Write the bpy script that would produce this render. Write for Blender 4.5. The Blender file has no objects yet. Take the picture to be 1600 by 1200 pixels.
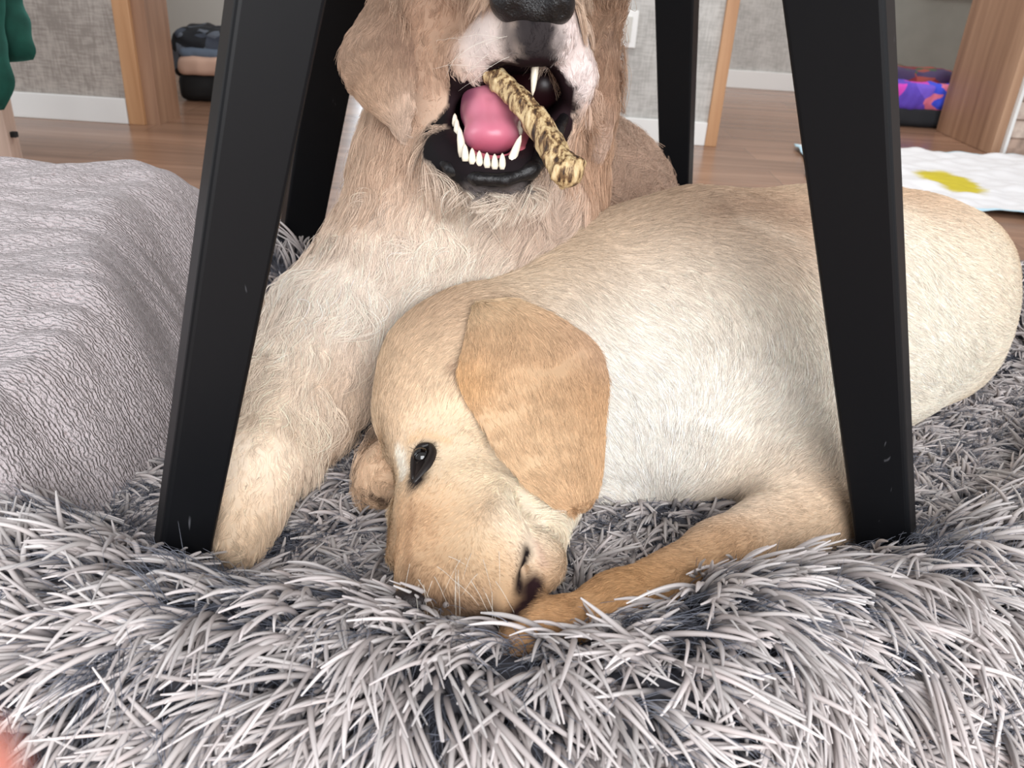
import bpy, math, random
import numpy as np
from mathutils import Matrix, Vector
from mathutils.bvhtree import BVHTree

rng = np.random.default_rng(7)
random.seed(7)
S = bpy.context.scene
COL = S.collection

# ---------------------------------------------------------------- camera
F = 1300.0                                  # focal length in pixels of the 1600 x 1200 photograph
H = 0.60                                    # camera height above the floor
def nrm(v):
    v = np.asarray(v, float)
    return v / np.linalg.norm(v)
_up = nrm((160, 2520, F)); _fw = np.array([0, 0, -1.0])
_X = nrm(np.cross(_fw, _up)); _Y = np.cross(_up, _X)
RM = np.array([_X, _Y, _up]); CP = np.array([0, 0, H])
cd = bpy.data.cameras.new('camera'); cam = bpy.data.objects.new('camera', cd); COL.objects.link(cam)
cam.matrix_world = Matrix.Translation(CP) @ Matrix(RM.tolist()).to_4x4()
cd.sensor_width = 36; cd.lens = F / 1600 * 36; cd.clip_start = 0.005; cd.clip_end = 60
cd.dof.use_dof = True; cd.dof.focus_distance = 0.80; cd.dof.aperture_fstop = cd.lens / 2.6
S.camera = cam
def ray(px, py): return RM @ np.array([(px - 800) / F, -(py - 600) / F, -1.0])
def at(px, py, d): return CP + ray(px, py) * d
def onz(px, py, z=0.0):
    r = ray(px, py); return CP + r * ((z - H) / r[2])

# ---------------------------------------------------------------- world, lights, exposure
S.view_settings.view_transform = 'Standard'; S.view_settings.look = 'None'
S.view_settings.gamma = 1.0; S.view_settings.use_curve_mapping = False
S.view_settings.exposure = 0.0
W = bpy.data.worlds.new('daylight'); S.world = W; W.use_nodes = True
bg = W.node_tree.nodes['Background']; bg.inputs[0].default_value = (0.95, 0.97, 1.0, 1); bg.inputs[1].default_value = 0.62
def area(name, loc, target, sx, sy, power, color):
    l = bpy.data.lights.new(name, 'AREA'); l.shape = 'RECTANGLE'; l.size = sx; l.size_y = sy
    l.energy = power; l.color = color
    o = bpy.data.objects.new(name, l); COL.objects.link(o); o.location = loc
    o.rotation_euler = (Vector(target) - Vector(loc)).to_track_quat('-Z', 'Y').to_euler()
    return o
area('balcony_window_light', (0.7, -1.9, 1.45), (0.2, 0.9, 0.15), 2.2, 1.9, 122, (0.97, 0.98, 1.0))
area('side_window_light', (-2.6, 0.2, 1.4), (0.0, 0.9, 0.2), 1.4, 1.4, 22, (0.93, 0.97, 1.0))
area('far_window_light', (-0.9, 7.1, 1.75), (-0.55, 2.0, 0.0), 1.6, 1.7, 75, (0.80, 0.90, 1.0))
area('back_wall_fill_light', (0.6, 2.35, 2.5), (0.6, 2.6, 0.0), 0.9, 0.5, 20, (1.0, 0.96, 0.92))  # added fill that brightens the back wall; no real fixture behind it
area('hall_fill_light', (1.3, 4.2, 2.3), (1.3, 4.2, 0.0), 0.8, 0.6, 16, (1.0, 0.97, 0.93))  # added fill to lift the hall walls, not a known lamp
S.cycles.max_bounces = 6; S.cycles.diffuse_bounces = 3; S.cycles.glossy_bounces = 3
S.cycles.transparent_max_bounces = 8; S.cycles.transmission_bounces = 2
S.cycles_curves.shape = 'THICK'
S.cycles_curves.subdivisions = 2

# ---------------------------------------------------------------- helpers
def lin(r, g, b):
    f = lambda c: (c / 255 / 12.92) if c / 255 <= 0.04045 else ((c / 255 + 0.055) / 1.055) ** 2.4
    return (f(r), f(g), f(b))
def new_mat(name):
    m = bpy.data.materials.new(name); m.use_nodes = True
    return m, m.node_tree, m.node_tree.nodes['Principled BSDF']
def solid(name, rgb, rough=0.6, spec=0.5, noise=0.0, scale=30, bump=0.0):
    m, t, b = new_mat(name)
    b.inputs['Base Color'].default_value = (*lin(*rgb), 1); b.inputs['Roughness'].default_value = rough
    b.inputs['Specular IOR Level'].default_value = spec
    if noise or bump:
        tc = t.nodes.new('ShaderNodeTexCoord'); n = t.nodes.new('ShaderNodeTexNoise'); n.inputs['Scale'].default_value = scale; n.inputs['Detail'].default_value = 5
        t.links.new(tc.outputs['Object'], n.inputs['Vector'])
        if noise:
            r = t.nodes.new('ShaderNodeValToRGB')
            c = np.array(lin(*rgb)); r.color_ramp.elements[0].position = 0.3; r.color_ramp.elements[1].position = 0.7
            r.color_ramp.elements[0].color = (*(c * (1 - noise)), 1); r.color_ramp.elements[1].color = (*np.minimum(c * (1 + noise), 1), 1)
            t.links.new(n.outputs['Fac'], r.inputs['Fac']); t.links.new(r.outputs['Color'], b.inputs['Base Color'])
        if bump:
            bp = t.nodes.new('ShaderNodeBump'); bp.inputs['Strength'].default_value = bump; bp.inputs['Distance'].default_value = 0.003
            t.links.new(n.outputs['Fac'], bp.inputs['Height']); t.links.new(bp.outputs['Normal'], b.inputs['Normal'])
    return m
def attr_mat(name, rough=0.75, spec=0.2, sheen=0.0, bump=0.0, coat=0.0):
    m, t, b = new_mat(name)
    a = t.nodes.new('ShaderNodeAttribute'); a.attribute_name = 'coat_color'
    t.links.new(a.outputs['Color'], b.inputs['Base Color'])
    b.inputs['Roughness'].default_value = rough; b.inputs['Specular IOR Level'].default_value = spec
    if coat: b.inputs['Coat Weight'].default_value = coat; b.inputs['Coat Roughness'].default_value = 0.12
    return m
def mesh_obj(name, V, Fc, mat, parent=None, smooth=True, colors=None):
    me = bpy.data.meshes.new(name)
    V = np.asarray(V, np.float32)
    if isinstance(Fc, np.ndarray):
        n = len(Fc); k = Fc.shape[1]
        me.vertices.add(len(V)); me.vertices.foreach_set('co', V.ravel())
        me.loops.add(n * k); me.loops.foreach_set('vertex_index', Fc.astype(np.int32).ravel())
        me.polygons.add(n); me.polygons.foreach_set('loop_start', np.arange(0, n * k, k, dtype=np.int32))
        me.update(calc_edges=True)
    else:
        me.from_pydata([tuple(map(float, v)) for v in V], [], [tuple(map(int, f)) for f in Fc])
    me.validate()
    if smooth: me.polygons.foreach_set('use_smooth', [True] * len(me.polygons))
    if colors is not None:
        a = me.attributes.new('coat_color', 'FLOAT_COLOR', 'POINT')
        a.data.foreach_set('color', np.hstack([colors, np.ones((len(V), 1))]).astype(np.float32).ravel())
    if mat: me.materials.append(mat)
    me.update()
    o = bpy.data.objects.new(name, me); COL.objects.link(o)
    if parent: o.parent = parent
    return o
def empty(name, loc=(0, 0, 0)):
    o = bpy.data.objects.new(name, None); COL.objects.link(o); o.location = loc
    o.empty_display_size = 0.05
    return o
def adopt(child, parent):
    child.parent = parent; child.matrix_parent_inverse = Matrix.Translation(parent.location).inverted(); return child
def tag(o, label=None, cat=None, group=None, kind=None):
    if label: o['label'] = label
    if cat: o['category'] = cat
    if group: o['group'] = group
    if kind: o['kind'] = kind
    return o
def box_vf(x0, x1, y0, y1, z0, z1):
    V = [(x, y, z) for z in (z0, z1) for y in (y0, y1) for x in (x0, x1)]
    return V, [(0, 2, 3, 1), (4, 5, 7, 6), (0, 1, 5, 4), (2, 6, 7, 3), (0, 4, 6, 2), (1, 3, 7, 5)]
def box(name, x0, x1, y0, y1, z0, z1, mat, parent=None, bevel=0.0):
    V, Fc = box_vf(x0, x1, y0, y1, z0, z1)
    o = mesh_obj(name, V, Fc, mat, None, smooth=False)
    if parent: adopt(o, parent)
    if bevel:
        b = o.modifiers.new('bevel', 'BEVEL'); b.width = bevel; b.segments = 2
    return o

# --- signed distance modelling: smooth unions of tapered capsules, meshed by surface nets
def cap_sdf(P, a, b, ra, rb):
    ba = b - a; L2 = float(ba @ ba)
    if L2 < 1e-9:
        return np.linalg.norm(P - a, axis=-1) - ra
    pa = P - a; t = np.clip((pa @ ba) / L2, 0, 1)
    return np.linalg.norm(pa - t[..., None] * ba, axis=-1) - (ra + (rb - ra) * t)
def ell_sdf(P, c, R3, rad):
    q = (P - c) @ R3.T
    k0 = np.linalg.norm(q / rad, axis=-1); k1 = np.linalg.norm(q / (rad * rad), axis=-1) + 1e-9
    return k0 * (k0 - 1.0) / k1
def prim_eval(p, P):
    if p[0] == 'cap': return cap_sdf(P, p[1], p[2], p[3], p[4])
    return ell_sdf(P, p[1], p[2], p[3])
def prim_box(p):
    if p[0] == 'cap':
        lo = np.minimum(p[1] - p[3], p[2] - p[4]); hi = np.maximum(p[1] + p[3], p[2] + p[4])
    else:
        m = max(p[3]); lo = p[1] - m; hi = p[1] + m
    return lo, hi
def cap(a, b=None, k=None):
    """a, b = (px, py, depth, radius in px); returns a tapered capsule in metres"""
    b = b or a
    return ('cap', at(*a[:3]), at(*b[:3]), a[3] * a[2] / F, b[3] * b[2] / F, k)
def chain(*pts, k=None): return [cap(pts[i], pts[i + 1], k) for i in range(len(pts) - 1)]
def sdf_mesh(prims, cuts=(), res=0.004, k=0.03, kc=0.006, relax=2, zmin=None):
    los, his = zip(*[prim_box(p) for p in prims])
    lo = np.min(los, 0) - 3 * res - k; hi = np.max(his, 0) + 3 * res + k
    if zmin is not None: lo[2] = max(lo[2], zmin)
    n = np.ceil((hi - lo) / res).astype(int) + 1
    D = np.full(tuple(n), 1.0, np.float32)
    ax = [lo[i] + np.arange(n[i]) * res for i in range(3)]
    def region(p, pad):
        a, b = prim_box(p)
        i0 = np.clip(np.floor((a - pad - lo) / res).astype(int), 0, n - 1); i1 = np.clip(np.ceil((b + pad - lo) / res).astype(int) + 1, 1, n)
        sl = tuple(slice(i0[i], i1[i]) for i in range(3))
        G = np.stack(np.meshgrid(*[ax[i][sl[i]] for i in range(3)], indexing='ij'), -1)
        return sl, G
    for p in prims:
        kk = (p[5] if p[0] == 'cap' else p[4]) or k
        sl, G = region(p, kk + 2 * res + 0.01)
        if G.size == 0: continue
        d = prim_eval(p, G).astype(np.float32); o = D[sl]
        h = np.maximum(kk - np.abs(o - d), 0) / kk
        D[sl] = np.minimum(o, d) - h * h * kk * 0.25
    for p in cuts:
        sl, G = region(p, kc + 2 * res + 0.01)
        if G.size == 0: continue
        d = -prim_eval(p, G).astype(np.float32); o = D[sl]
        h = np.maximum(kc - np.abs(o - d), 0) / kc
        D[sl] = np.maximum(o, d) + h * h * kc * 0.25
    if zmin is not None: D[:, :, 0] = 1.0
    V, Q = surface_nets(D)
    V = lo + V * res
    V = smooth_mesh(V, Q, relax)
    return V, Q
def surface_nets(D):
    ins = D < 0
    c = ins.astype(np.int8)
    s = sum(c[i:i + c.shape[0] - 1, j:j + c.shape[1] - 1, k:k + c.shape[2] - 1] for i in (0, 1) for j in (0, 1) for k in (0, 1))
    act = (s > 0) & (s < 8)
    I = np.argwhere(act); idx = -np.ones(act.shape, np.int64); idx[act] = np.arange(len(I))
    acc = np.zeros((len(I), 3)); cnt = np.zeros(len(I))
    cor = [(i, j, k) for i in (0, 1) for j in (0, 1) for k in (0, 1)]
    for a in cor:
        for ax in range(3):
            if a[ax] == 0:
                b = list(a); b[ax] = 1
                da = D[I[:, 0] + a[0], I[:, 1] + a[1], I[:, 2] + a[2]]; db = D[I[:, 0] + b[0], I[:, 1] + b[1], I[:, 2] + b[2]]
                m = (da < 0) != (db < 0)
                t = np.where(m, da / np.where(m, da - db, 1), 0)
                p = np.tile(np.array(a, float), (len(I), 1)); p[:, ax] += t
                acc[m] += p[m]; cnt[m] += 1
    V = I + acc / cnt[:, None]
    Q = []
    for ax in range(3):
        u, v = [(1, 2), (2, 0), (0, 1)][ax]
        sl0 = [slice(None)] * 3; sl1 = [slice(None)] * 3
        sl0[ax] = slice(0, -1); sl1[ax] = slice(1, None)
        ch = ins[tuple(sl0)] != ins[tuple(sl1)]
        E = np.argwhere(ch)
        E = E[(E[:, u] > 0) & (E[:, v] > 0) & (E[:, u] < idx.shape[u]) & (E[:, v] < idx.shape[v])]
        inside0 = ins[E[:, 0], E[:, 1], E[:, 2]]
        def g(du, dv):
            e = E.copy(); e[:, u] += du; e[:, v] += dv; return idx[e[:, 0], e[:, 1], e[:, 2]]
        q = np.stack([g(-1, -1), g(0, -1), g(0, 0), g(-1, 0)], 1)
        q[~inside0] = q[~inside0][:, ::-1]
        Q.append(q[(q >= 0).all(1)])
    return V, np.concatenate(Q)
def smooth_mesh(V, Q, it, lam=0.5):
    for _ in range(it):
        acc = np.zeros_like(V); cnt = np.zeros(len(V))
        for i in range(4):
            a, b = Q[:, i], Q[:, (i + 1) % 4]
            for ch in range(3):
                acc[:, ch] += np.bincount(a, V[b, ch], len(V))
                acc[:, ch] += np.bincount(b, V[a, ch], len(V))
            cnt += np.bincount(a, minlength=len(V)) + np.bincount(b, minlength=len(V))
        V = V + lam * (acc / np.maximum(cnt, 1)[:, None] - V)
    return V
def tri_of(Q): return np.concatenate([Q[:, [0, 1, 2]], Q[:, [0, 2, 3]]])
def vert_normals(V, T):
    fn = np.cross(V[T[:, 1]] - V[T[:, 0]], V[T[:, 2]] - V[T[:, 0]])
    N = np.zeros_like(V)
    for i in range(3):
        for ch in range(3): N[:, ch] += np.bincount(T[:, i], fn[:, ch], len(V))
    return N / (np.linalg.norm(N, axis=1, keepdims=True) + 1e-12)
def scatter(V, T, n, *attrs, weight=None):
    ar = np.linalg.norm(np.cross(V[T[:, 1]] - V[T[:, 0]], V[T[:, 2]] - V[T[:, 0]]), axis=1)
    if weight is not None: ar = ar * weight[T].mean(1)
    f = rng.choice(len(T), n, p=ar / ar.sum())
    u = rng.random(n); v = rng.random(n); fl = u + v > 1; u[fl] = 1 - u[fl]; v[fl] = 1 - v[fl]
    w = np.stack([1 - u - v, u, v], 1)
    return [np.einsum('ij,ijk->ik', w, a[T[f]]) if a.ndim == 2 else (w * a[T[f]]).sum(1) for a in (V,) + attrs]
def vnoise(P, scale, seed):
    """smooth pseudo-random 3-vectors from sums of sines"""
    r = np.random.default_rng(seed); out = np.zeros_like(P)
    for o in range(4):
        M = r.normal(size=(3, 3)) * scale * (1.0 + 0.8 * o); ph = r.random((3, 3)) * 6.28
        q = P @ M
        out += np.stack([np.sin(q[:, (i + o) % 3] + ph[i, 0]) * np.cos(q[:, (i + 1) % 3] * 0.7 + ph[i, 1]) for i in range(3)], 1) / (1 + 0.5 * o)
    return out * 0.5
def hair_obj(name, P, R0, R1, colors, mat, parent=None, prof=None):
    """P: (n strands, k points, 3)"""
    n, k = P.shape[:2]
    hc = bpy.data.hair_curves.new(name); hc.add_curves([k] * n)
    hc.points.foreach_set('position', P.astype(np.float32).ravel())
    t = np.linspace(0, 1, k)[None, :]
    rad = (R0[:, None] * (1 - t) + R1[:, None] * t) * np.where(t > 0.97, 0.5, 1)
    if prof is not None: rad = R0[:, None] * prof[None, :]
    ra = hc.attributes.get('radius') or hc.attributes.new('radius', 'FLOAT', 'POINT')
    ra.data.foreach_set('value', rad.astype(np.float32).ravel())
    ca = hc.attributes.new('coat_color', 'FLOAT_COLOR', 'CURVE')
    ca.data.foreach_set('color', np.hstack([colors, np.ones((n, 1))]).astype(np.float32).ravel())
    hc.materials.append(mat)
    o = bpy.data.objects.new(name, hc); COL.objects.link(o)
    if parent: adopt(o, parent)
    return o
def coat(name, V, T, N, flow, colr, length, n, mat, parent, width=0.00022, lift=0.25, k=5, wave=0.15, clump=0.0, seed=1, weight=None, droop=0.0, jitter=0.12):
    P, n_, f_, c_, l_ = scatter(V, T, n, N, flow, colr, length, weight=weight)
    keep = l_ > 0.0008; P, n_, f_, c_, l_ = P[keep], n_[keep], f_[keep], c_[keep], l_[keep]
    n = len(P)
    n_ /= np.linalg.norm(n_, axis=1, keepdims=True)
    f_ = f_ - (f_ * n_).sum(1, keepdims=True) * n_
    f_ += vnoise(P, 22, seed) * wave + rng.normal(size=P.shape) * jitter
    f_ = f_ - (f_ * n_).sum(1, keepdims=True) * n_; f_ /= np.linalg.norm(f_, axis=1, keepdims=True) + 1e-9
    L = l_ * rng.uniform(0.65, 1.15, n)
    t = np.linspace(0, 1, k)
    Q = np.zeros((n, k, 3))
    lf = lift * rng.uniform(0.5, 1.5, n)
    side = np.cross(n_, f_); wv = vnoise(P, 55, seed + 5)[:, :1]
    for i, ti in enumerate(t):
        h = (lf * (ti - 0.55 * ti * ti))[:, None]
        Q[:, i] = P - 0.0006 * n_ + L[:, None] * (f_ * ti + n_ * h + side * wv * wave * 1.2 * np.sin(ti * 3.0)) + np.array([0, 0, -droop]) * (L * ti * ti)[:, None]
    if clump:
        m = max(n // 40, 1); cid = rng.integers(0, n, m)
        # gather strand tips towards the nearest of the clump leaders, found on a coarse grid
        cell = {}
        g = 0.012
        lead = Q[cid, 0]; key = np.floor(lead / g).astype(int)
        for j, kx in enumerate(map(tuple, key)): cell.setdefault(kx, []).append(j)
        kk = np.floor(P / g).astype(int); who = np.full(n, -1)
        for i, kx in enumerate(map(tuple, kk)):
            c = cell.get(kx)
            if c: who[i] = c[int(np.argmin(((lead[c] - P[i]) ** 2).sum(1)))]
        ok = who >= 0; ld = Q[cid[who[ok]]]
        w = (t ** 1.3 * clump)[None, :, None]
        Q[ok] = Q[ok] * (1 - w) + ld * w
    c = c_ * (1 + rng.normal(size=(n, 1)) * 0.17 + vnoise(P, 60, seed + 2)[:, :1] * 0.03)
    return hair_obj(name, Q, np.full(n, width), np.full(n, width * 0.35), np.clip(c, 0.004, 0.95), mat, parent)

class Body:
    """a continuous animal body with colour, fur direction and fur length per vertex"""
    def __init__(s, prims, cuts, res, k, base, length, zmin=None):
        s.prims = prims; s.V, s.Q = sdf_mesh(prims, cuts, res, k, zmin=zmin); s.T = tri_of(s.Q); s.N = vert_normals(s.V, s.T)
        s.bvh = BVHTree.FromPolygons([Vector(v) for v in s.V], s.T.tolist())
        s.flow = np.zeros_like(s.V)
        for p in prims:
            if p[0] != 'cap': continue
            d = p[2] - p[1]; L = np.linalg.norm(d)
            if L < 1e-6: continue
            w = np.exp(-np.maximum(prim_eval(p, s.V), -0.01) / 0.012)
            s.flow += w[:, None] * d / L
        s.flow /= np.linalg.norm(s.flow, axis=1, keepdims=True) + 1e-9
        s.base = np.array(lin(*base)); s.wsum = np.full(len(s.V), 0.25); s.csum = np.tile(s.base, (len(s.V), 1)) * 0.25
        s.over = []; s.length = np.full(len(s.V), length)
    def hit(s, px, py, off=0.0):
        r = ray(px, py); L = np.linalg.norm(r)
        h = s.bvh.ray_cast(Vector(CP), Vector(r / L))
        if h[0] is None: return None
        return np.array(h[0]) - r / L * off
    def depth(s, px, py, default):
        h = s.hit(px, py)
        return default if h is None else float((h - CP) @ (RM @ np.array([0, 0, -1.0])))
    def colour(s, px, py, rgb, rad, amt=1.0, d=None):
        p = s.hit(px, py) if d is None else at(px, py, d)
        if p is None: return
        w = amt * np.exp(-((s.V - p) ** 2).sum(1) / (2 * rad * rad))
        s.wsum += w; s.csum += w[:, None] * np.array(lin(*rgb))
    def finish(s, tint=(1, 1, 1)): s.C = np.clip(s.csum / s.wsum[:, None] * np.array(tint), 0, .93)
    def mark(s, pts, rad, rgb, length=None, soft=0.4, amt=1.0, d=None):
        """a marking that follows a line of points on the coat; soft edge"""
        W = [s.hit(*p[:2]) if len(p) == 2 else at(*p) for p in pts]; W = [w for w in W if w is not None]
        if not W: return
        if len(W) == 1: W = W * 2
        D = np.min([cap_sdf(s.V, W[i], W[i + 1], 0, 0) for i in range(len(W) - 1)], 0)
        D = D + 0.15 * rad * vnoise(s.V, 120, 3)[:, 0]
        a = np.clip((rad - D) / (rad * soft), 0, 1) * amt
        s.C = s.C * (1 - a[:, None]) + a[:, None] * np.array(lin(*rgb))
        if length is not None: s.length = s.length * (1 - a) + a * length
    def comb(s, px, py, dx, dy, rad, dd=0.0, d=None):
        """comb the fur near a point towards an image direction"""
        p = s.hit(px, py) if d is None else at(px, py, d)
        if p is None: return
        v = RM @ nrm((dx, -dy, -dd)); w = 4 * np.exp(-((s.V - p) ** 2).sum(1) / (2 * rad * rad))
        s.flow += w[:, None] * v; s.flow /= np.linalg.norm(s.flow, axis=1, keepdims=True) + 1e-9

def flap_rows(rows, nu=15, nv=26):
    """rows: list of (left (px,py,d), right (px,py,d)); Catmull-Rom interpolated sheet -> (nv, nu, 3)"""
    A = np.array([[at(*l), at(*r)] for l, r in rows])
    def cr(A, t):
        n = len(A) - 1; x = t * n; i = min(int(x), n - 1); f = x - i
        p = [A[max(i - 1, 0)], A[i], A[i + 1], A[min(i + 2, n)]]
        return 0.5 * (2 * p[1] + (p[2] - p[0]) * f + (2 * p[0] - 5 * p[1] + 4 * p[2] - p[3]) * f * f + (3 * p[1] - p[0] - 3 * p[2] + p[3]) * f ** 3)
    G = np.zeros((nv, nu, 3))
    for j in range(nv):
        e = cr(A, j / (nv - 1))
        for i in range(nu):
            u = i / (nu - 1); G[j, i] = e[0] * (1 - u) + e[1] * u
    return G
def sheet_mesh(G, thick, bulge=0.0, view=True):
    """closed shell from a sheet; outer side towards the camera side normal; edges rounded"""
    nv, nu = G.shape[:2]
    du = np.gradient(G, axis=1); dv = np.gradient(G, axis=0); N = np.cross(du, dv); N /= np.linalg.norm(N, axis=2, keepdims=True) + 1e-9
    if ((CP - G[nv // 2, nu // 2]) @ N[nv // 2, nu // 2]) < 0: N = -N; flip = True
    else: flip = False
    u = np.linspace(-1, 1, nu)[None, :, None]; v = np.linspace(-1, 1, nv)[:, None, None]
    edge = np.clip((1 - np.abs(u) ** 6) * (1 - np.abs(v) ** 10), 0, 1) ** 0.5
    top = G + N * (thick * 0.5 * edge + bulge * (1 - u * u) * (1 - v * v)); bot = G - N * thick * 0.5 * edge + N * bulge * (1 - u * u) * (1 - v * v) * 0.8
    V = np.concatenate([top.reshape(-1, 3), bot.reshape(-1, 3)]); n = nv * nu
    Q = []
    for j in range(nv - 1):
        for i in range(nu - 1):
            a = j * nu + i; q = [a, a + 1, a + 1 + nu, a + nu]
            if flip: q = q[::-1]
            Q.append(q); Q.append([x + n for x in q[::-1]])
    rim = [i for i in range(nu)] + [j * nu + nu - 1 for j in range(1, nv)] + [(nv - 1) * nu + i for i in range(nu - 2, -1, -1)] + [j * nu for j in range(nv - 2, 0, -1)]
    for a, b in zip(rim, rim[1:] + rim[:1]):
        q = [b, a, a + n, b + n]
        Q.append(q[::-1] if flip else q)
    return V, np.array(Q)
def tube(pts, radii, sides=10, capped=True):
    P = np.array(pts, float); n = len(P); T = np.gradient(P, axis=0); T /= np.linalg.norm(T, axis=1, keepdims=True) + 1e-12
    a = np.cross(T[0], (0, 0, 1.0)); a = a if np.linalg.norm(a) > 1e-3 else np.cross(T[0], (1.0, 0, 0)); a = nrm(a)
    V = []
    for i in range(n):
        a = nrm(a - (a @ T[i]) * T[i]); b = np.cross(T[i], a)
        for s in range(sides):
            th = 2 * math.pi * s / sides; V.append(P[i] + radii[i] * (math.cos(th) * a + math.sin(th) * b))
    Fc = [(i * sides + s, i * sides + (s + 1) % sides, (i + 1) * sides + (s + 1) % sides, (i + 1) * sides + s) for i in range(n - 1) for s in range(sides)]
    if capped:
        V += [P[0], P[-1]]; c0 = n * sides
        Fc += [(c0, (s + 1) % sides, s) for s in range(sides)] + [(c0 + 1, (n - 1) * sides + s, (n - 1) * sides + (s + 1) % sides) for s in range(sides)]
    return V, Fc
def frame_of(view_dir_z):
    """camera-side frame: rows right, up, towards viewer"""
    return RM.T.copy()
def ellp(px, py, d, rx, ry, rz, rot=0.0, k=None):
    """ellipsoid: rx, ry in px across the photo, rz (m) in depth"""
    c, s_ = math.cos(rot), math.sin(rot)
    Z = np.array([[c, s_, 0], [-s_, c, 0], [0, 0, 1]])
    return ('ell', at(px, py, d), Z @ RM.T, np.array([rx * d / F, ry * d / F, rz]), k)

# ================================================================ the room
def ramp(t, src, stops):
    r = t.nodes.new('ShaderNodeValToRGB'); e = r.color_ramp.elements
    while len(e) < len(stops): e.new(0.5)
    for i, (p, c) in enumerate(stops): e[i].position = p; e[i].color = (*lin(*c), 1)
    t.links.new(src, r.inputs['Fac']); return r.outputs['Color']
def mapped(t, scale, rot=(0, 0, 0), coord='Object'):
    tc = t.nodes.new('ShaderNodeTexCoord'); mp = t.nodes.new('ShaderNodeMapping')
    mp.inputs['Scale'].default_value = scale; mp.inputs['Rotation'].default_value = rot
    t.links.new(tc.outputs[coord], mp.inputs['Vector']); return mp.outputs['Vector']
def wood(name, dark, mid, light, axis='z', rough=0.45, planks=None, spec=0.5, grain=1.0):
    m, t, b = new_mat(name)
    st = {'x': (0.8, 14, 14), 'y': (14, 0.8, 14), 'z': (14, 14, 0.8)}[axis]
    v = mapped(t, tuple(s * grain for s in st))
    n = t.nodes.new('ShaderNodeTexNoise'); n.inputs['Scale'].default_value = 1.6; n.inputs['Detail'].default_value = 8; n.inputs['Roughness'].default_value = 0.6; n.inputs['Distortion'].default_value = 0.4
    t.links.new(v, n.inputs['Vector'])
    col = ramp(t, n.outputs['Fac'], [(0.3, dark), (0.5, mid), (0.68, light)])
    if planks:
        br = t.nodes.new('ShaderNodeTexBrick'); br.offset = 0.37; br.inputs['Scale'].default_value = 1.0
        br.inputs['Brick Width'].default_value = planks[0]; br.inputs['Row Height'].default_value = planks[1]; br.inputs['Mortar Size'].default_value = 0.0012; br.inputs['Mortar Smooth'].default_value = 0.3
        br.inputs['Color1'].default_value = (0.86, 0.86, 0.86, 1); br.inputs['Color2'].default_value = (1.12, 1.12, 1.12, 1); br.inputs['Mortar'].default_value = (0.5, 0.5, 0.5, 1)
        t.links.new(mapped(t, (1, 1, 1)), br.inputs['Vector'])
        mx = t.nodes.new('ShaderNodeMix'); mx.data_type = 'RGBA'; mx.blend_type = 'MULTIPLY'; mx.inputs[0].default_value = 1.0
        t.links.new(col, mx.inputs[6]); t.links.new(br.outputs['Color'], mx.inputs[7]); col = mx.outputs[2]
    t.links.new(col, b.inputs['Base Color']); b.inputs['Roughness'].default_value = rough; b.inputs['Specular IOR Level'].default_value = spec
    return m
def wallpaper(name, a, c, b_):
    m, t, b = new_mat(name)
    v = mapped(t, (1, 1, 1))
    n1 = t.nodes.new('ShaderNodeTexNoise'); n1.inputs['Scale'].default_value = 9; n1.inputs['Detail'].default_value = 6
    t.links.new(v, n1.inputs['Vector'])
    n2 = t.nodes.new('ShaderNodeTexNoise'); n2.inputs['Scale'].default_value = 60; n2.inputs['Detail'].default_value = 3
    t.links.new(mapped(t, (0.35, 1, 2.6)), n2.inputs['Vector'])
    n3 = t.nodes.new('ShaderNodeTexNoise'); n3.inputs['Scale'].default_value = 60; n3.inputs['Detail'].default_value = 3
    t.links.new(mapped(t, (2.6, 1, 0.35)), n3.inputs['Vector'])
    ad = t.nodes.new('ShaderNodeMath'); ad.operation = 'ADD'; t.links.new(n2.outputs['Fac'], ad.inputs[0]); t.links.new(n3.outputs['Fac'], ad.inputs[1])
    ad2 = t.nodes.new('ShaderNodeMath'); ad2.operation = 'ADD'; t.links.new(ad.outputs[0], ad2.inputs[0]); t.links.new(n1.outputs['Fac'], ad2.inputs[1])
    mu = t.nodes.new('ShaderNodeMath'); mu.operation = 'MULTIPLY'; mu.inputs[1].default_value = 1 / 3; t.links.new(ad2.outputs[0], mu.inputs[0])
    t.links.new(ramp(t, mu.outputs[0], [(0.42, a), (0.5, c), (0.58, b_)]), b.inputs['Base Color']); b.inputs['Roughness'].default_value = 0.85
    return m
M_floor = wood('floor_boards', (126, 94, 75), (150, 115, 93), (166, 131, 108), 'x', 0.26, (1.3, 0.19), 0.55, 0.7)
M_paper = wallpaper('woven_wallpaper', (150, 142, 135), (170, 162, 155), (186, 178, 170))
M_paper2 = wallpaper('woven_wallpaper_hall', (172, 170, 166), (188, 186, 182), (200, 198, 194))
M_dark = solid('shaded_grey_paint', (172, 172, 164), 0.8, noise=0.06, scale=8)
M_white = solid('white_gloss_paint', (236, 236, 234), 0.35)
M_offwhite = solid('off_white_laminate', (205, 203, 196), 0.45)
M_casing = wood('golden_wood_trim', (170, 124, 84), (188, 142, 102), (200, 156, 116), 'z', 0.4)
M_jamb = wood('brown_wood_jamb', (134, 100, 78), (154, 118, 94), (170, 134, 108), 'z', 0.45)
M_panel = wood('knotty_wood_panel', (126, 94, 72), (160, 124, 98), (182, 146, 118), 'z', 0.5, None, 0.4, 0.5)
def st(o): o['kind'] = 'structure'; return o
st(box('floor', -4.2, 4.2, -2.6, 8.2, -0.05, 0.0, M_floor))
def wall(name, x0, x1, y, th=0.15, h=2.6, m=M_paper): return st(box(name, x0, x1, y, y + th, 0, h, m))
def base(name, x0, x1, y, h=0.085, th=0.014): return st(box(name, x0, x1, y - th, y, 0, h, M_white, bevel=0.003))
wall('wall_left', -4.2, -1.39, 2.97, 0.19)
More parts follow.
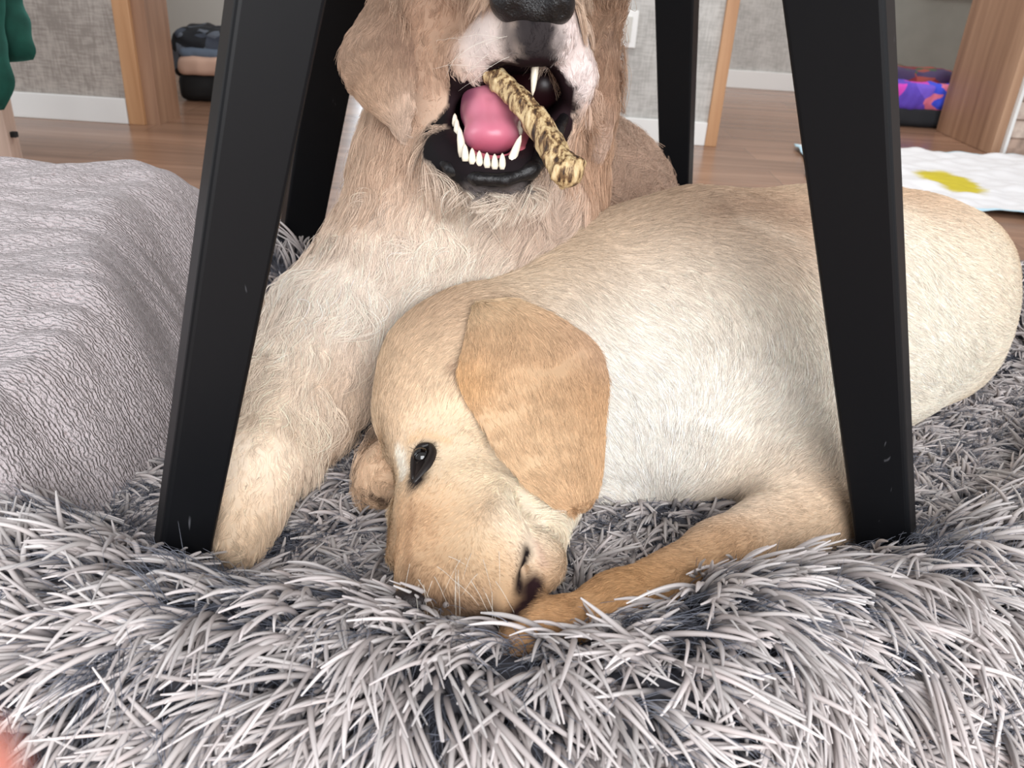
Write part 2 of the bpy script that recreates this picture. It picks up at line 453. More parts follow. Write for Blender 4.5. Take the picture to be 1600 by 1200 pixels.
base('baseboard_left', -4.2, -1.392, 2.97, 0.085)
st(box('trim_1', -1.39, -1.335, 2.955, 2.975, 0, 2.2, M_casing, bevel=0.002))
st(box('trim_2', -1.39, -1.29, 2.9751, 3.16, 0, 2.2, M_jamb))
st(box('wall_closet', -3.6, -0.95, 4.75, 4.85, 0, 2.6, M_offwhite))
wall('wall_back', -0.28, 0.668, 3.24, 0.19, m=M_paper2)
base('baseboard_back', -0.28, 0.668, 3.24, 0.085)
st(box('trim_3', 0.668, 0.712, 3.222, 3.43, 0, 2.2, M_casing, bevel=0.002))
wall('wall_hall', -0.2, 1.86, 5.02, 0.15, m=M_paper2)
base('baseboard_hall', -0.2, 1.86, 5.02, 0.095)
st(box('wall_right', 1.6, 4.2, 5.62, 5.75, 0, 2.6, M_dark))
st(box('trim_4', 2.3, 3.05, 5.58, 5.62, 0.545, 0.57, solid('black_rail_paint', (14, 14, 15), 0.4)))
wall('wall_far', -4.2, -0.2, 7.45, 0.15, m=M_offwhite)
base('baseboard_far', -4.2, -0.2, 7.45, 0.07)
st(box('wall_panelled', 1.842, 1.878, 3.42, 3.93, 0, 2.6, M_panel, bevel=0.003))
# stone cladding at the right edge
m_st, t, b = new_mat('pale_stone_cladding')
br = t.nodes.new('ShaderNodeTexBrick'); br.inputs['Scale'].default_value = 1; br.inputs['Brick Width'].default_value = 0.17; br.inputs['Row Height'].default_value = 0.07; br.inputs['Mortar Size'].default_value = 0.004
br.inputs['Color1'].default_value = (*lin(176, 150, 134), 1); br.inputs['Color2'].default_value = (*lin(205, 188, 176), 1); br.inputs['Mortar'].default_value = (*lin(140, 118, 104), 1)
t.links.new(mapped(t, (1, 1, 1), (math.pi / 2, 0, 0)), br.inputs['Vector'])
nz = t.nodes.new('ShaderNodeTexNoise'); nz.inputs['Scale'].default_value = 25; nz.inputs['Detail'].default_value = 6
t.links.new(mapped(t, (1, 1, 1)), nz.inputs['Vector'])
mx = t.nodes.new('ShaderNodeMix'); mx.data_type = 'RGBA'; mx.blend_type = 'OVERLAY'; mx.inputs[0].default_value = 0.7
t.links.new(br.outputs['Color'], mx.inputs[6]); t.links.new(nz.outputs['Fac'], mx.inputs[7]); t.links.new(mx.outputs[2], b.inputs['Base Color']); b.inputs['Roughness'].default_value = 0.9
bp = t.nodes.new('ShaderNodeBump'); bp.inputs['Distance'].default_value = 0.01; t.links.new(nz.outputs['Fac'], bp.inputs['Height']); t.links.new(bp.outputs['Normal'], b.inputs['Normal'])
st(box('wall_stone', 1.890, 4.2, 3.41, 3.6, 0.0, 2.6, m_st))
st(box('trim_5', 1.878, 1.890, 3.40, 3.6, 0, 2.6, M_white))
# bright window in the far wall
wf = st(box('window_1', -1.75, -0.3, 7.42, 7.449, 0.8, 2.4, M_white))
mw, t, b = new_mat('window_daylight'); b.inputs['Base Color'].default_value = (0.7, 0.8, 0.9, 1); b.inputs['Emission Color'].default_value = (0.78, 0.9, 1.0, 1); b.inputs['Emission Strength'].default_value = 6.0
box('window_glass', -1.70, -0.35, 7.405, 7.418, 0.85, 2.35, mw, wf)

# wall plate
wp = empty('light_switch', (0.41, 3.232, 0.44)); tag(wp, 'white plastic wall plate on the grey wallpaper behind the upright dog', 'light switch')
pc = at(975, 45, 1.0) - CP; pc = CP + pc * ((3.232 - CP[1]) / pc[1])
wp.location = pc
box('plate', pc[0] - 0.047, pc[0] + 0.047, 3.226, 3.240, pc[2] - 0.062, pc[2] + 0.062, M_white, wp, 0.003)
box('rocker', pc[0] - 0.026, pc[0] + 0.026, 3.220, 3.2262, pc[2] - 0.042, pc[2] + 0.042, M_offwhite, wp, 0.002)

# ================================================================ the black table
M_black = solid('satin_black_lacquer', (10, 12, 17), 0.45, 0.22)
t = M_black.node_tree; b = t.nodes['Principled BSDF']       # fine pale scuffs in the lacquer
sc = t.nodes.new('ShaderNodeTexNoise'); sc.inputs['Scale'].default_value = 1; sc.inputs['Detail'].default_value = 2; sc.inputs['Distortion'].default_value = 1.5
t.links.new(mapped(t, (70, 70, 14), (0.3, 0.6, 0.2)), sc.inputs['Vector'])
t.links.new(ramp(t, sc.outputs['Fac'], [(0.0, (11, 12, 15)), (0.755, (12, 13, 16)), (0.80, (80, 80, 84))]), b.inputs['Base Color'])
tab = empty('dining_table', tuple(onz(760, 760, 0.0)))
tag(tab, 'matt black table with four splayed tapering legs straddling the dogs', 'table')
def table_leg(bpx, bz, tpx, ty_, wb, wt, th, yawdeg, ext=0.0):
    B = onz(bpx[0], bpx[1], bz); r = ray(*tpx); T = CP + r * ((B[1] + ty_) / r[1])
    ax = (T - B) / (T[2] - B[2])
    lo = B + ax * (0.0 - B[2]); hi = B + ax * (0.70 - B[2])
    n = nrm((CP - (B + T) / 2) * np.array([1, 1, 0])); c, s = math.cos(math.radians(yawdeg)), math.sin(math.radians(yawdeg))
    n = np.array([c * n[0] - s * n[1], s * n[0] + c * n[1], 0]); e = np.cross((0, 0, 1.0), n)
    V = []
    for z in np.linspace(0, 0.70, 8):
        P = B + ax * (z - B[2]); f = (z - B[2]) / (T[2] - B[2]); w = (wb + (wt - wb) * f) / 2; h = th / 2 * (0.8 + 0.35 * z / 0.7)
        V += [P + e * w + n * h, P - e * w + n * h, P - e * w - n * h, P + e * w - n * h]
    Fc = [(0, 3, 2, 1), (28, 29, 30, 31)] + [(4 * i + j, 4 * i + (j + 1) % 4, 4 * i + 4 + (j + 1) % 4, 4 * i + 4 + j) for i in range(7) for j in range(4)]
    o = mesh_obj('leg', V, Fc, M_black, smooth=False); adopt(o, tab)
    bv = o.modifiers.new('bevel', 'BEVEL'); bv.width = 0.004; bv.segments = 3; bv.limit_method = 'ANGLE'; bv.angle_limit = math.radians(50)
    return hi
tops = [table_leg((280, 885), 0.13, (430, 0), 0.05, 0.042, 0.058, 0.035, 8),
        table_leg((1385, 862), 0.13, (1309, 0), 0.045, 0.050, 0.073, 0.035, -8),
        table_leg((443, 525), 0.0, (529, 0), -0.06, 0.056, 0.070, 0.045, 10),
        table_leg((1056, 412), 0.0, (1058, 0), -0.06, 0.056, 0.076, 0.045, -14)]
tp = np.array(tops); cx, cy = tp[:, 0].mean(), tp[:, 1].mean()
ex = nrm(tops[1] - tops[0]); ey = nrm((tops[3] - tops[1]) * 0.5 + (tops[2] - tops[0]) * 0.5)
def slab(name, pts, z0, z1, bevel=0.004):
    V = [(p[0], p[1], z) for z in (z0, z1) for p in pts]; n = len(pts)
    Fc = [tuple(range(n))[::-1], tuple(range(n, 2 * n))] + [(i, (i + 1) % n, n + (i + 1) % n, n + i) for i in range(n)]
    o = mesh_obj(name, V, Fc, M_black, smooth=False); adopt(o, tab)
    bv = o.modifiers.new('bevel', 'BEVEL'); bv.width = bevel; bv.segments = 2
c4 = np.array([tops[0], tops[1], tops[3], tops[2]]); mid = c4.mean(0)
slab('tabletop', [mid + (p - mid) * 1.18 for p in c4], 0.725, 0.755)
for i in range(4):
    a, b_ = c4[i], c4[(i + 1) % 4]; d = nrm((b_ - a) * np.array([1, 1, 0])); w = np.cross(d, (0, 0, 1.0)) * 0.012
    slab('apron', [a + d * 0.03 + w, b_ - d * 0.03 + w, b_ - d * 0.03 - w, a + d * 0.03 - w], 0.655, 0.7252)

# ================================================================ the shaggy bed
crest = [onz(x, y, 0.175) for x, y in ((0, 870), (120, 935), (260, 985), (420, 1000), (640, 1042), (860, 1068), (1060, 1032), (1220, 980), (1340, 940), (1460, 920), (1600, 890))]
path = [c[:2] for c in crest] + [np.array(p) for p in ((0.62, 0.72), (0.80, 0.95), (0.84, 1.22), (0.70, 1.48), (0.35, 1.60), (0.0, 1.55), (-0.22, 1.38), (-0.42, 1.20), (-0.64, 1.02), (-0.76, 0.78), (-0.66, 0.58))]
P0 = np.array(path); NP = len(P0)
def closed_cr(P, m):
    out = []
    for t in np.linspace(0, len(P), m, endpoint=False):
        i = int(t); f = t - i; p = [P[(i + j) % len(P)] for j in (-1, 0, 1, 2)]
        out.append(0.5 * (2 * p[1] + (p[2] - p[0]) * f + (2 * p[0] - 5 * p[1] + 4 * p[2] - p[3]) * f * f + (3 * p[1] - p[0] - 3 * p[2] + p[3]) * f ** 3))
    return np.array(out)
ring = closed_cr(P0, 260)
for _ in range(6): ring = 0.5 * ring + 0.25 * (np.roll(ring, 1, 0) + np.roll(ring, -1, 0))
tg = np.roll(ring, -1, 0) - np.roll(ring, 1, 0); tg /= np.linalg.norm(tg, axis=1, keepdims=True)
outw = np.stack([tg[:, 1], -tg[:, 0]], 1)
cen = ring.mean(0)
if ((ring - cen) * outw).sum() < 0: outw = -outw
BZ, BR_ = 0.080, 0.095
rows = []
for f in (0.0, 0.2, 0.4, 0.6, 0.75, 0.88, 1.0):            # the mat
    inner = ring - outw * 0.088
    rows.append(np.hstack([cen + (inner - cen) * f, np.full((260, 1), 0.118)]))
for a in np.linspace(155, -70, 22):                          # the bolster
    c, s = math.cos(math.radians(a)), math.sin(math.radians(a))
    rows.append(np.hstack([ring + outw * BR_ * c, np.full((260, 1), BZ + BR_ * s)]))
rows.append(np.hstack([cen + (ring - cen) * 0.1, np.full((260, 1), 0.003)]))
G = np.array(rows); nr = len(rows)
V = G.reshape(-1, 3); V = V + np.where((V[:, 2:3] > 0.02), vnoise(V, 11, 4) * 0.009, 0)
V[:, 2] = np.maximum(V[:, 2], 0.003)
ii = np.arange(nr - 1)[:, None] * 260 + np.arange(260)[None, :]; jj = np.arange(nr - 1)[:, None] * 260 + (np.arange(260)[None, :] + 1) % 260
Q = np.stack([ii, ii + 260, jj + 260, jj], -1).reshape(-1, 4)
T = tri_of(Q); N = vert_normals(V, T)
if N[260 * 14, 2] < 0: Q = Q[:, ::-1]; T = tri_of(Q); N = -N
M_bedbase = solid('slate_plush_backing', (92, 91, 97), 0.95, 0.1, noise=0.25, scale=60)
bed_body = mesh_obj('dog_bed', V, Q, M_bedbase)
tag(bed_body, 'large shaggy grey plush dog bed with a raised rim under both dogs', 'dog bed')
def pile_mat(name, root, midc, tipc, p0=0.12, p1=0.5):
    m, t, b = new_mat(name)
    ci = t.nodes.new('ShaderNodeHairInfo')
    c = ramp(t, ci.outputs['Intercept'], [(p0, root), (p1, midc), (0.9, tipc)])
    a = t.nodes.new('ShaderNodeAttribute'); a.attribute_name = 'coat_color'
    mx = t.nodes.new('ShaderNodeMix'); mx.data_type = 'RGBA'; mx.blend_type = 'MULTIPLY'; mx.inputs[0].default_value = 1
    t.links.new(c, mx.inputs[6]); t.links.new(a.outputs['Color'], mx.inputs[7]); t.links.new(mx.outputs[2], b.inputs['Base Color'])
    b.inputs['Roughness'].default_value = 0.62; b.inputs['Specular IOR Level'].default_value = 0.35
    return m
M_pile = pile_mat('grey_shag_pile', (80, 79, 84), (190, 181, 178), (222, 215, 213))
M_under = pile_mat('slate_undercoat', (62, 64, 74), (98, 102, 114), (134, 137, 148))
# directions of the pile
row = np.repeat(np.arange(nr), 260); ang = np.zeros(len(V))
O3 = np.hstack([np.tile(outw, (nr, 1)), np.zeros((len(V), 1))])
T3 = np.hstack([np.tile(tg, (nr, 1)), np.zeros((len(V), 1))])
onb = np.clip((row - 6) / 3.0, 0, 1)[:, None]
xx = V[:, 0:1]
sgn = np.sign(tg[5, 0])
flow = onb * (O3 * 0.65 + T3 * sgn * np.clip(xx * 1.6 + 0.0, -0.35, 1.1)) + (1 - onb) * vnoise(V, 9, 9) * 1.6
flow = flow + np.array([0, 0, -0.35]) * onb
length = np.where(row < 7, 0.032, 0.052)
vis0 = np.where(row < 7, 1.6, 1.0)
vis = vis0 * ((V[:, 1] < 1.95) & (row < nr - 1) & (V[:, 2] > 0.02)).astype(float) * np.where(V[:, 1] > 1.0, 0.45, 1.0)
vis *= np.where(V[:, 0] < -0.42, np.where(V[:, 1] > 0.66, 0.15, 1), 1)
rowf = row.astype(float)
def pile(name, ntuft, per, mat, rad, lmul, spread, lift, dim, seed):
    r, n_, f_, l_, rf = scatter(V, T, ntuft, N, flow, length, rowf, weight=vis)
    n_ /= np.linalg.norm(n_, axis=1, keepdims=True)
    f_ = f_ + vnoise(r, 10, seed) * 0.95 + rng.normal(size=r.shape) * np.where(rf < 7, .36, .2)[:, None]
    f_ -= (f_ * n_).sum(1, keepdims=True) * n_; f_ /= np.linalg.norm(f_, axis=1, keepdims=True) + 1e-9
    crestw = np.clip(1 - np.abs(rf - 13.0) / 4.0, 0, 1)
    R = np.repeat(r, per, 0); NN = np.repeat(n_, per, 0); FF = np.repeat(f_, per, 0); L = np.repeat(l_ * rng.uniform(0.7, 1.2, ntuft), per) * lmul
    LL = np.repeat(lift * rng.uniform(0.5, 1.5, ntuft) + 0.40 * crestw * rng.random(ntuft), per)
    n = len(R); L = L * rng.uniform(0.72, 1.1, n)
    sd = np.cross(NN, FF)
    a = rng.normal(size=(n, 1)) * 0.5; off = (FF * rng.normal(size=(n, 1)) + sd * rng.normal(size=(n, 1))) * 0.0045
    tipoff = (FF * rng.normal(size=(n, 1)) + sd * rng.normal(size=(n, 1)) + NN * rng.normal(size=(n, 1)) * 0.5) * spread
    curl = rng.normal(size=(n, 1)) * 0.30 + np.repeat(rng.normal(size=(ntuft, 1)) * 0.42, per, 0)
    k = 7; t = np.linspace(0, 1, k); Qs = np.zeros((n, k, 3))
    for i, ti in enumerate(t):
        bend = LL[:, None] * (1.5 * ti - 0.85 * ti * ti)
        Qs[:, i] = R + off * (1 + 0.4 * ti) + tipoff * ti * ti + L[:, None] * (FF * (ti * (0.55 + 0.45 * ti)) + NN * bend + sd * curl * ti * ti) - np.array([0, 0, 0.10]) * (L * ti ** 3)[:, None]
    Qs[..., 2] = np.maximum(Qs[..., 2], 0.002)
    c = np.tile(np.array([[1, 1, 1.0]]), (n, 1)) * rng.uniform(0.72, 1.08, (n, 1)) * np.repeat(rng.uniform(0.85, 1.06, (ntuft, 1)), per, 0)
    c = c * np.array([[1.0, 0.985, 0.985]]) ** rng.uniform(-1, 2, (n, 1)) * dim
    rr = rad * rng.uniform(0.6, 1.2, n)
    # a strand: flat stalk that keeps its width and ends in a short point
    o = hair_obj(name, Qs, rr, rr, np.clip(c, 0, 1.15), mat, None, prof=np.array([.55, .8, 1.0, 1.0, .9, .72, .34]))
    o.parent = bed_body
    return o
o = pile('shag_pile', 8600, 7, M_pile, 0.00185, 1.0, 0.0075, 0.45, 1.0, 21); o['kind'] = 'stuff'
o = pile('undercoat', 9000, 12, M_under, 0.00028, 0.62, 0.010, 0.7, 1.0, 33); o['kind'] = 'stuff'

# ================================================================ the towel heaped beside the bed
nx = ny = 300
X0, X1, Y0, Y1 = -1.75, -0.16, 0.50, 1.62
gx, gy = np.meshgrid(np.linspace(X0, X1, nx), np.linspace(Y0, Y1, ny))
def sstep(a, b_, x):
    t = np.clip((x - a) / (b_ - a), 0, 1); return t * t * (3 - 2 * t)
P3 = np.stack([gx, gy, 0 * gx], -1).reshape(-1, 3)
w1 = vnoise(P3 * np.array([1, 1.6, 1]), 5.0, 12)[:, 0].reshape(ny, nx); w2 = vnoise(P3 * np.array([0.8, 2.4, 1]), 13.0, 13)[:, 0].reshape(ny, nx); w3 = vnoise(P3, 34.0, 14)[:, 0].reshape(ny, nx)
right = -0.335 + 0.02 * w1 - 0.03 * sstep(0.8, 0.6, gy)
front = 0.455 + 0.035 * np.cos((gx + 0.4) * 5) - 0.05 * sstep(-0.5, -0.33, gx)
top = 0.23 + 0.075 * sstep(0.50, 1.05, gy)
hgt = top * sstep(right + 0.06, right - 0.07 - 0.09 * sstep(0.62, 1.0, gy), gx) * sstep(1.36 + 0.06 * w1, 1.10, gy)
hgt = 0.012 + (hgt) * 1.0
hgt = hgt * 1.0
drop = sstep(front - 0.0, front + 0.10, gy)
hgt = 0.012 + (hgt - 0.012) * drop
hgt += (0.014 * w1 + 0.010 * w2 + 0.0030 * w3) * np.clip(hgt / 0.12, 0, 1)
VT = np.stack([gx, gy, hgt], -1).reshape(-1, 3)
# keep only cloth: trim to an irregular hem
hem = ((gx < right + 0.11 + 0.02 * w2) & (gy > front - 0.03) & (gy < 1.50 + 0.04 * w1)).reshape(-1)
qi = (np.arange(ny - 1)[:, None] * nx + np.arange(nx - 1)[None, :]).reshape(-1)
QT = np.stack([qi, qi + 1, qi + 1 + nx, qi + nx], 1); QT = QT[hem[QT].all(1)]
used = np.unique(QT); remap = -np.ones(len(VT), int); remap[used] = np.arange(len(used))
VT = VT[used]; QT = remap[QT]
m, t, b = new_mat('mauve_grey_terry')
wv = t.nodes.new('ShaderNodeTexWave'); wv.wave_type = 'BANDS'; wv.bands_direction = 'Y'; wv.inputs['Scale'].default_value = 78; wv.inputs['Distortion'].default_value = 10; wv.inputs['Detail'].default_value = 3; wv.inputs['Detail Scale'].default_value = 1.6
t.links.new(mapped(t, (0.8, 1, 0.7)), wv.inputs['Vector'])
n1 = t.nodes.new('ShaderNodeTexNoise'); n1.inputs['Scale'].default_value = 260; n1.inputs['Detail'].default_value = 3
t.links.new(mapped(t, (0.6, 1, 1)), n1.inputs['Vector'])
ad = t.nodes.new('ShaderNodeMath'); ad.operation = 'MULTIPLY_ADD'; ad.inputs[1].default_value = 1.9
t.links.new(n1.outputs['Fac'], ad.inputs[0]); t.links.new(wv.outputs['Fac'], ad.inputs[2])
bp = t.nodes.new('ShaderNodeBump'); bp.inputs['Strength'].default_value = 0.9; bp.inputs['Distance'].default_value = 0.003
t.links.new(ad.outputs[0], bp.inputs['Height']); t.links.new(bp.outputs['Normal'], b.inputs['Normal'])
t.links.new(ramp(t, ad.outputs[0], [(0.55, (134, 119, 119)), (0.85, (184, 170, 170)), (1.0, (198, 187, 188))]), b.inputs['Base Color'])
b.inputs['Roughness'].default_value = 0.95; b.inputs['Specular IOR Level'].default_value = 0.1; b.inputs['Sheen Weight'].default_value = 0.3
tw = mesh_obj('towel', VT, QT, m)
so = tw.modifiers.new('solidify', 'SOLIDIFY'); so.thickness = 0.005; so.offset = 1
tag(tw, 'rumpled mauve grey terry towel heaped over a cushion left of the bed', 'towel')

# ================================================================ the curled-up short-haired dog
M_coat = attr_mat('short_fur', 0.85, 0.02)
M_skin = attr_mat('coat_skin', 0.8, 0.15)
M_wet = attr_mat('moist_dark_skin', 0.35, 0.5)
lab_prims = []
lab_prims += chain((1080, 505, .975, 190), (1250, 505, 1.03, 194), (1395, 468, 1.10, 160))        # trunk
lab_prims += [cap((1415, 490, 1.08, 122)), cap((1460, 440, 1.12, 92)), cap((1400, 550, 1.0, 90))]
lab_prims += chain((1395, 468, 1.10, 160), (1465, 430, 1.14, 90))
lab_prims += chain((1060, 600, .90, 150), (1062, 690, .87, 100))                                  # chest
lab_prims += chain((770, 560, .85, 112), (930, 520, .95, 160), (1080, 500, .975, 188))            # neck
lab_prims += [cap((870, 690, .85, 92)), cap((985, 660, .88, 105))]                                 # throat
lab_prims += chain((715, 615, .80, 106), (762, 578, .83, 100))                                    # skull
lab_prims += [cap((695, 578, .815, 84)), cap((668, 668, .765, 66)), cap((610, 712, .775, 12), None, .012)]
lab_prims += chain((800, 690, .79, 100), (838, 770, .745, 72), k=0.02)                            # cheek
lab_prims += chain((692, 735, .735, 76), (684, 800, .695, 60), (680, 872, .655, 54), (672, 925, .625, 46), (662, 948, .615, 38), k=0.02)   # muzzle
lab_prims += chain((740, 800, .70, 72), (762, 862, .655, 62), (735, 920, .62, 52), k=0.016)       # near lip
lab_prims += chain((630, 800, .715, 20), (624, 868, .675, 21), k=0.008)                           # far lip
lab_prims += chain((842, 800, .72, 48), (842, 880, .665, 36), (800, 950, .625, 32), k=0.012)      # lower jaw
lab_prims += chain((1190, 600, .93, 130), (1258, 795, .83, 78), k=0.05)                           # shoulder and upper arm
lab_prims += chain((1255, 812, .82, 74), (1130, 874, .73, 56), (965, 948, .645, 46), (870, 985, .61, 40), (815, 1000, .592, 37), k=0.02)
lab_prims += chain((1080, 690, .88, 60), (960, 790, .85, 42), k=0.02)
lab_cuts = [cap((820, 875, .650, 7), (822, 925, .615, 12))]
lab = Body(lab_prims, lab_cuts, 0.0045, 0.05, (214, 190, 158), 0.016)
# colour of the coat
for px, py, c, r, a in ((1000, 600, (248, 243, 232), .07, 2.5), (1150, 570, (246, 240, 230), .08, 2.5), (1180, 720, (240, 230, 214), .06, 1.5), (1060, 720, (246, 240, 230), .05, 2),
                        (950, 720, (246, 240, 230), .04, 2), (1250, 520, (238, 222, 200), .07, 1), (1480, 500, (248, 241, 226), .08, 2.5), (1540, 420, (240, 226, 204), .06, 2),
                        (1000, 330, (204, 178, 152), .05, 2), (1150, 320, (190, 162, 138), .05, 2.5), (1230, 330, (196, 168, 142), .05, 2), (880, 400, (206, 182, 154), .05, 2), (1440, 310, (206, 176, 146), .04, 2),
                        (1100, 420, (224, 204, 178), .06, 1.5), (640, 600, (214, 186, 156), .04, 1.5), (700, 480, (200, 170, 142), .03, 2), (780, 480, (206, 182, 154), .04, 1.5),
                        (680, 660, (232, 208, 178), .03, 1.5), (760, 720, (238, 216, 184), .035, 2), (860, 790, (246, 232, 208), .03, 3), (820, 830, (240, 222, 198), .02, 2),
                        (640, 820, (196, 158, 122), .02, 3), (700, 800, (216, 184, 148), .025, 2), (680, 890, (186, 152, 118), .016, 3), (760, 880, (206, 178, 144), .018, 2), (740, 940, (150, 122, 96), .015, 2.5),
                        (1260, 800, (206, 172, 134), .05, 3), (1130, 850, (190, 150, 108), .04, 4), (1000, 910, (184, 142, 98), .035, 4), (880, 960, (186, 144, 102), .03, 4), (1150, 780, (200, 170, 134), .03, 2)):
    lab.colour(px, py, c, r, a)
lab.finish((.985, .975, .985))
lab.mark([(620, 712), (628, 745)], .009, (244, 238, 226), amt=.7)
lab.mark([(700, 575), (712, 600)], .006, (120, 84, 64), amt=.5)
lab.mark([(664, 702), (656, 730), (650, 752)], .0115, (26, 19, 18), 0.002, soft=.5)
lab.mark([(646, 735), (641, 765)], .009, (66, 56, 52), amt=.75, soft=.9)
lab.mark([(630, 935), (672, 948), (715, 955), (765, 960)], .015, (46, 34, 30), amt=.92, soft=.8)
lab.mark([(640, 790), (634, 850), (636, 900)], .006, (158, 122, 92), amt=.6, soft=.9)
lab.mark([(640, 690), (668, 680), (700, 690)], .006, (214, 170, 124), amt=.6, soft=.9)
lab.mark([(640, 905), (680, 915)], .010, (110, 84, 62), amt=.6, soft=.9)
lab.mark([(823, 862), (812, 895), (812, 925)], .0085, (24, 17, 18), 0.0, soft=.8)
lab.mark([(838, 915), (825, 940), (800, 965)], .014, (38, 20, 23), 0.0, soft=.7)
lab.mark([(628, 895), (650, 925), (700, 935), (750, 940)], .016, (120, 92, 70), amt=.55, soft=1)
lab.mark([(1110, 330), (1180, 318), (1240, 332)], .026, (186, 158, 136), soft=1, amt=.7)
lab.mark([(1150, 345), (1230, 372)], .014, (232, 214, 194), soft=1, amt=.6)
lab.mark([(842, 850), (852, 880)], .008, (170, 130, 118), 0.003, amt=.5, soft=.9)
lab.mark([(660, 790), (676, 850)], .006, (176, 134, 100), amt=.3, soft=1)
vz = lambda v: v
# short fur on the face and legs
for pts, r, L in (([(715, 615), (690, 760), (670, 900), (760, 880)], .07, .010), ([(660, 720), (670, 940), (800, 900)], .045, .0055), ([(1250, 800), (1100, 880), (860, 985)], .06, .009)):
    Wp = [lab.hit(*p) for p in pts]; Wp = [w for w in Wp if w is not None]
    D = np.min([cap_sdf(lab.V, Wp[i], Wp[i + 1], 0, 0) for i in range(len(Wp) - 1)], 0)
    a = np.clip((r * 1.3 - D) / (r * 0.5), 0, 1); lab.length = np.where(lab.length > L, lab.length * (1 - a) + L * a, lab.length)
for a in ((680, 880, .0, -1), (690, 780, .15, -1), (740, 860, .5, -1), (660, 690, .1, -1), (700, 600, .45, -1), (640, 580, .3, -1), (780, 730, .7, -.9), (840, 780, .8, -.3), (720, 500, .9, -.6), (800, 830, .3, -1)):
    lab.comb(*a, .03)
for a in ((900, 420, 1, -.15), (1000, 360, 1, -.1), (1150, 340, 1, .05), (1000, 500, 1, .35), (1000, 620, .7, .9), (1060, 700, .3, 1), (1150, 600, .35, .95), (1150, 480, 1, .25), (1250, 600, .3, .9), (1190, 760, -.9, .2), (950, 700, .7, .6), (1480, 450, .7, .8), (1440, 340, 1, .3), (1230, 700, -.5, .9)):
    lab.comb(*a, .06)
for a in ((1240, 820, -1, .3), (1100, 870, -1, .45), (950, 940, -1, .45)): lab.comb(*a, .05)
dog1 = mesh_obj('labrador', lab.V, lab.Q, M_skin, colors=lab.C)
tag(dog1, 'pale yellow short-haired dog curled on the shaggy bed with its head down', 'dog')
o = coat('fur', lab.V, lab.T, lab.N, lab.flow, lab.C, lab.length, 420000, M_coat, dog1, width=.00025, lift=.24, wave=.3, jitter=.10, seed=3,
         weight=np.where(lab.V[:, 2] < .11, .05, 1.0) * np.where((lab.V[:, 1] < .80), 1.9, 1.0)); o['kind'] = 'stuff'

def ear(name, body, rows, thick, bulge, off, colr, L, nh, parent, width=.00017, seed=5, flowdir=None, edge=None, lift=.15, wave=.25, clump=0.0, depth_follow=0.7):
    R2 = []
    for l, r in rows:
        q = []
        for (px, py, d) in (l, r):
            h = body.depth(px, py, d) - off if depth_follow > 0 else d
            q.append((px, py, d * (1 - depth_follow) + min(h, d + .04) * depth_follow))
        R2.append(tuple(q))
    G = flap_rows(R2, 21, 34)
    if depth_follow > 0:
        ax_ = RM @ np.array([0, 0, -1.0])
        for _ in range(2):
            for j in range(G.shape[0]):
                for i in range(G.shape[1]):
                    p = G[j, i]; v = p - CP; dd = float(v @ ax_); h = body.bvh.ray_cast(Vector(CP), Vector(v / np.linalg.norm(v)))[0]
                    if h is not None:
                        hd = float((np.array(h) - CP) @ ax_) - off * .7
                        if dd > hd: G[j, i] = CP + v * (hd / dd)
            Gs = G.copy(); Gs[1:-1, 1:-1] = .4 * G[1:-1, 1:-1] + .15 * (G[:-2, 1:-1] + G[2:, 1:-1] + G[1:-1, :-2] + G[1:-1, 2:]); G = Gs
    V, Q = sheet_mesh(G, thick, bulge)
    V = V + vnoise(V, 40, seed) * 0.0012
    T = tri_of(Q); N = vert_normals(V, T)
    if ((CP - V[len(V) // 4]) * N[len(V) // 4]).sum() < 0: Q = Q[:, ::-1]; T = tri_of(Q); N = -N
    n = G.shape[0] * G.shape[1]; dv = np.gradient(G, axis=0).reshape(-1, 3); dv /= np.linalg.norm(dv, axis=1, keepdims=True)
    fl = np.concatenate([dv, dv])
    if flowdir is not None: fl = fl + RM @ nrm((flowdir[0], -flowdir[1], 0)) * flowdir[2]
    C = np.zeros((len(V), 3)); ws = np.full(len(V), 1e-6)
    for px, py, d, c, r in colr:
        w = np.exp(-((V - at(px, py, d)) ** 2).sum(1) / (2 * r * r)) + 1e-6; C += w[:, None] * np.array(lin(*c)); ws += w
    C = C / ws[:, None] * np.array([.98, .985, 1.12 if depth_follow == 0 else 1.03])
    o = mesh_obj(name, V, Q, M_skin, None, colors=C); o.parent = parent
    h = coat('ear_fur', V, T, N, fl, C, np.full(len(V), L), nh, M_coat, None, width=width, lift=lift, wave=wave, seed=seed, clump=clump); h.parent = o; h['kind'] = 'stuff'
    return o
e = ear('ear', lab, [((742, 470, .800), (790, 464, .835)), ((734, 500, .78), (862, 490, .82)), ((722, 545, .765), (925, 530, .815)), ((718, 595, .742), (946, 572, .80)), ((748, 655, .722), (950, 620, .775)), ((778, 705, .705), (945, 685, .755)), ((812, 750, .695), (940, 740, .74)), ((850, 783, .688), (930, 778, .72)), ((880, 795, .69), (915, 798, .705))],
    .009, .012, .012, [(760, 500, .80, (236, 210, 172), .02), (820, 530, .80, (204, 172, 136), .03), (900, 540, .8, (190, 156, 126), .03), (850, 620, .75, (204, 168, 130), .04), (930, 620, .77, (206, 166, 124), .02), (740, 600, .74, (222, 176, 122), .012), (830, 700, .71, (218, 186, 148), .03), (900, 740, .72, (206, 168, 128), .03), (890, 785, .7, (228, 190, 148), .015)],
    0.012, 70000, dog1, width=.00025, depth_follow=.35)
e['label'] = 'tan folded ear'
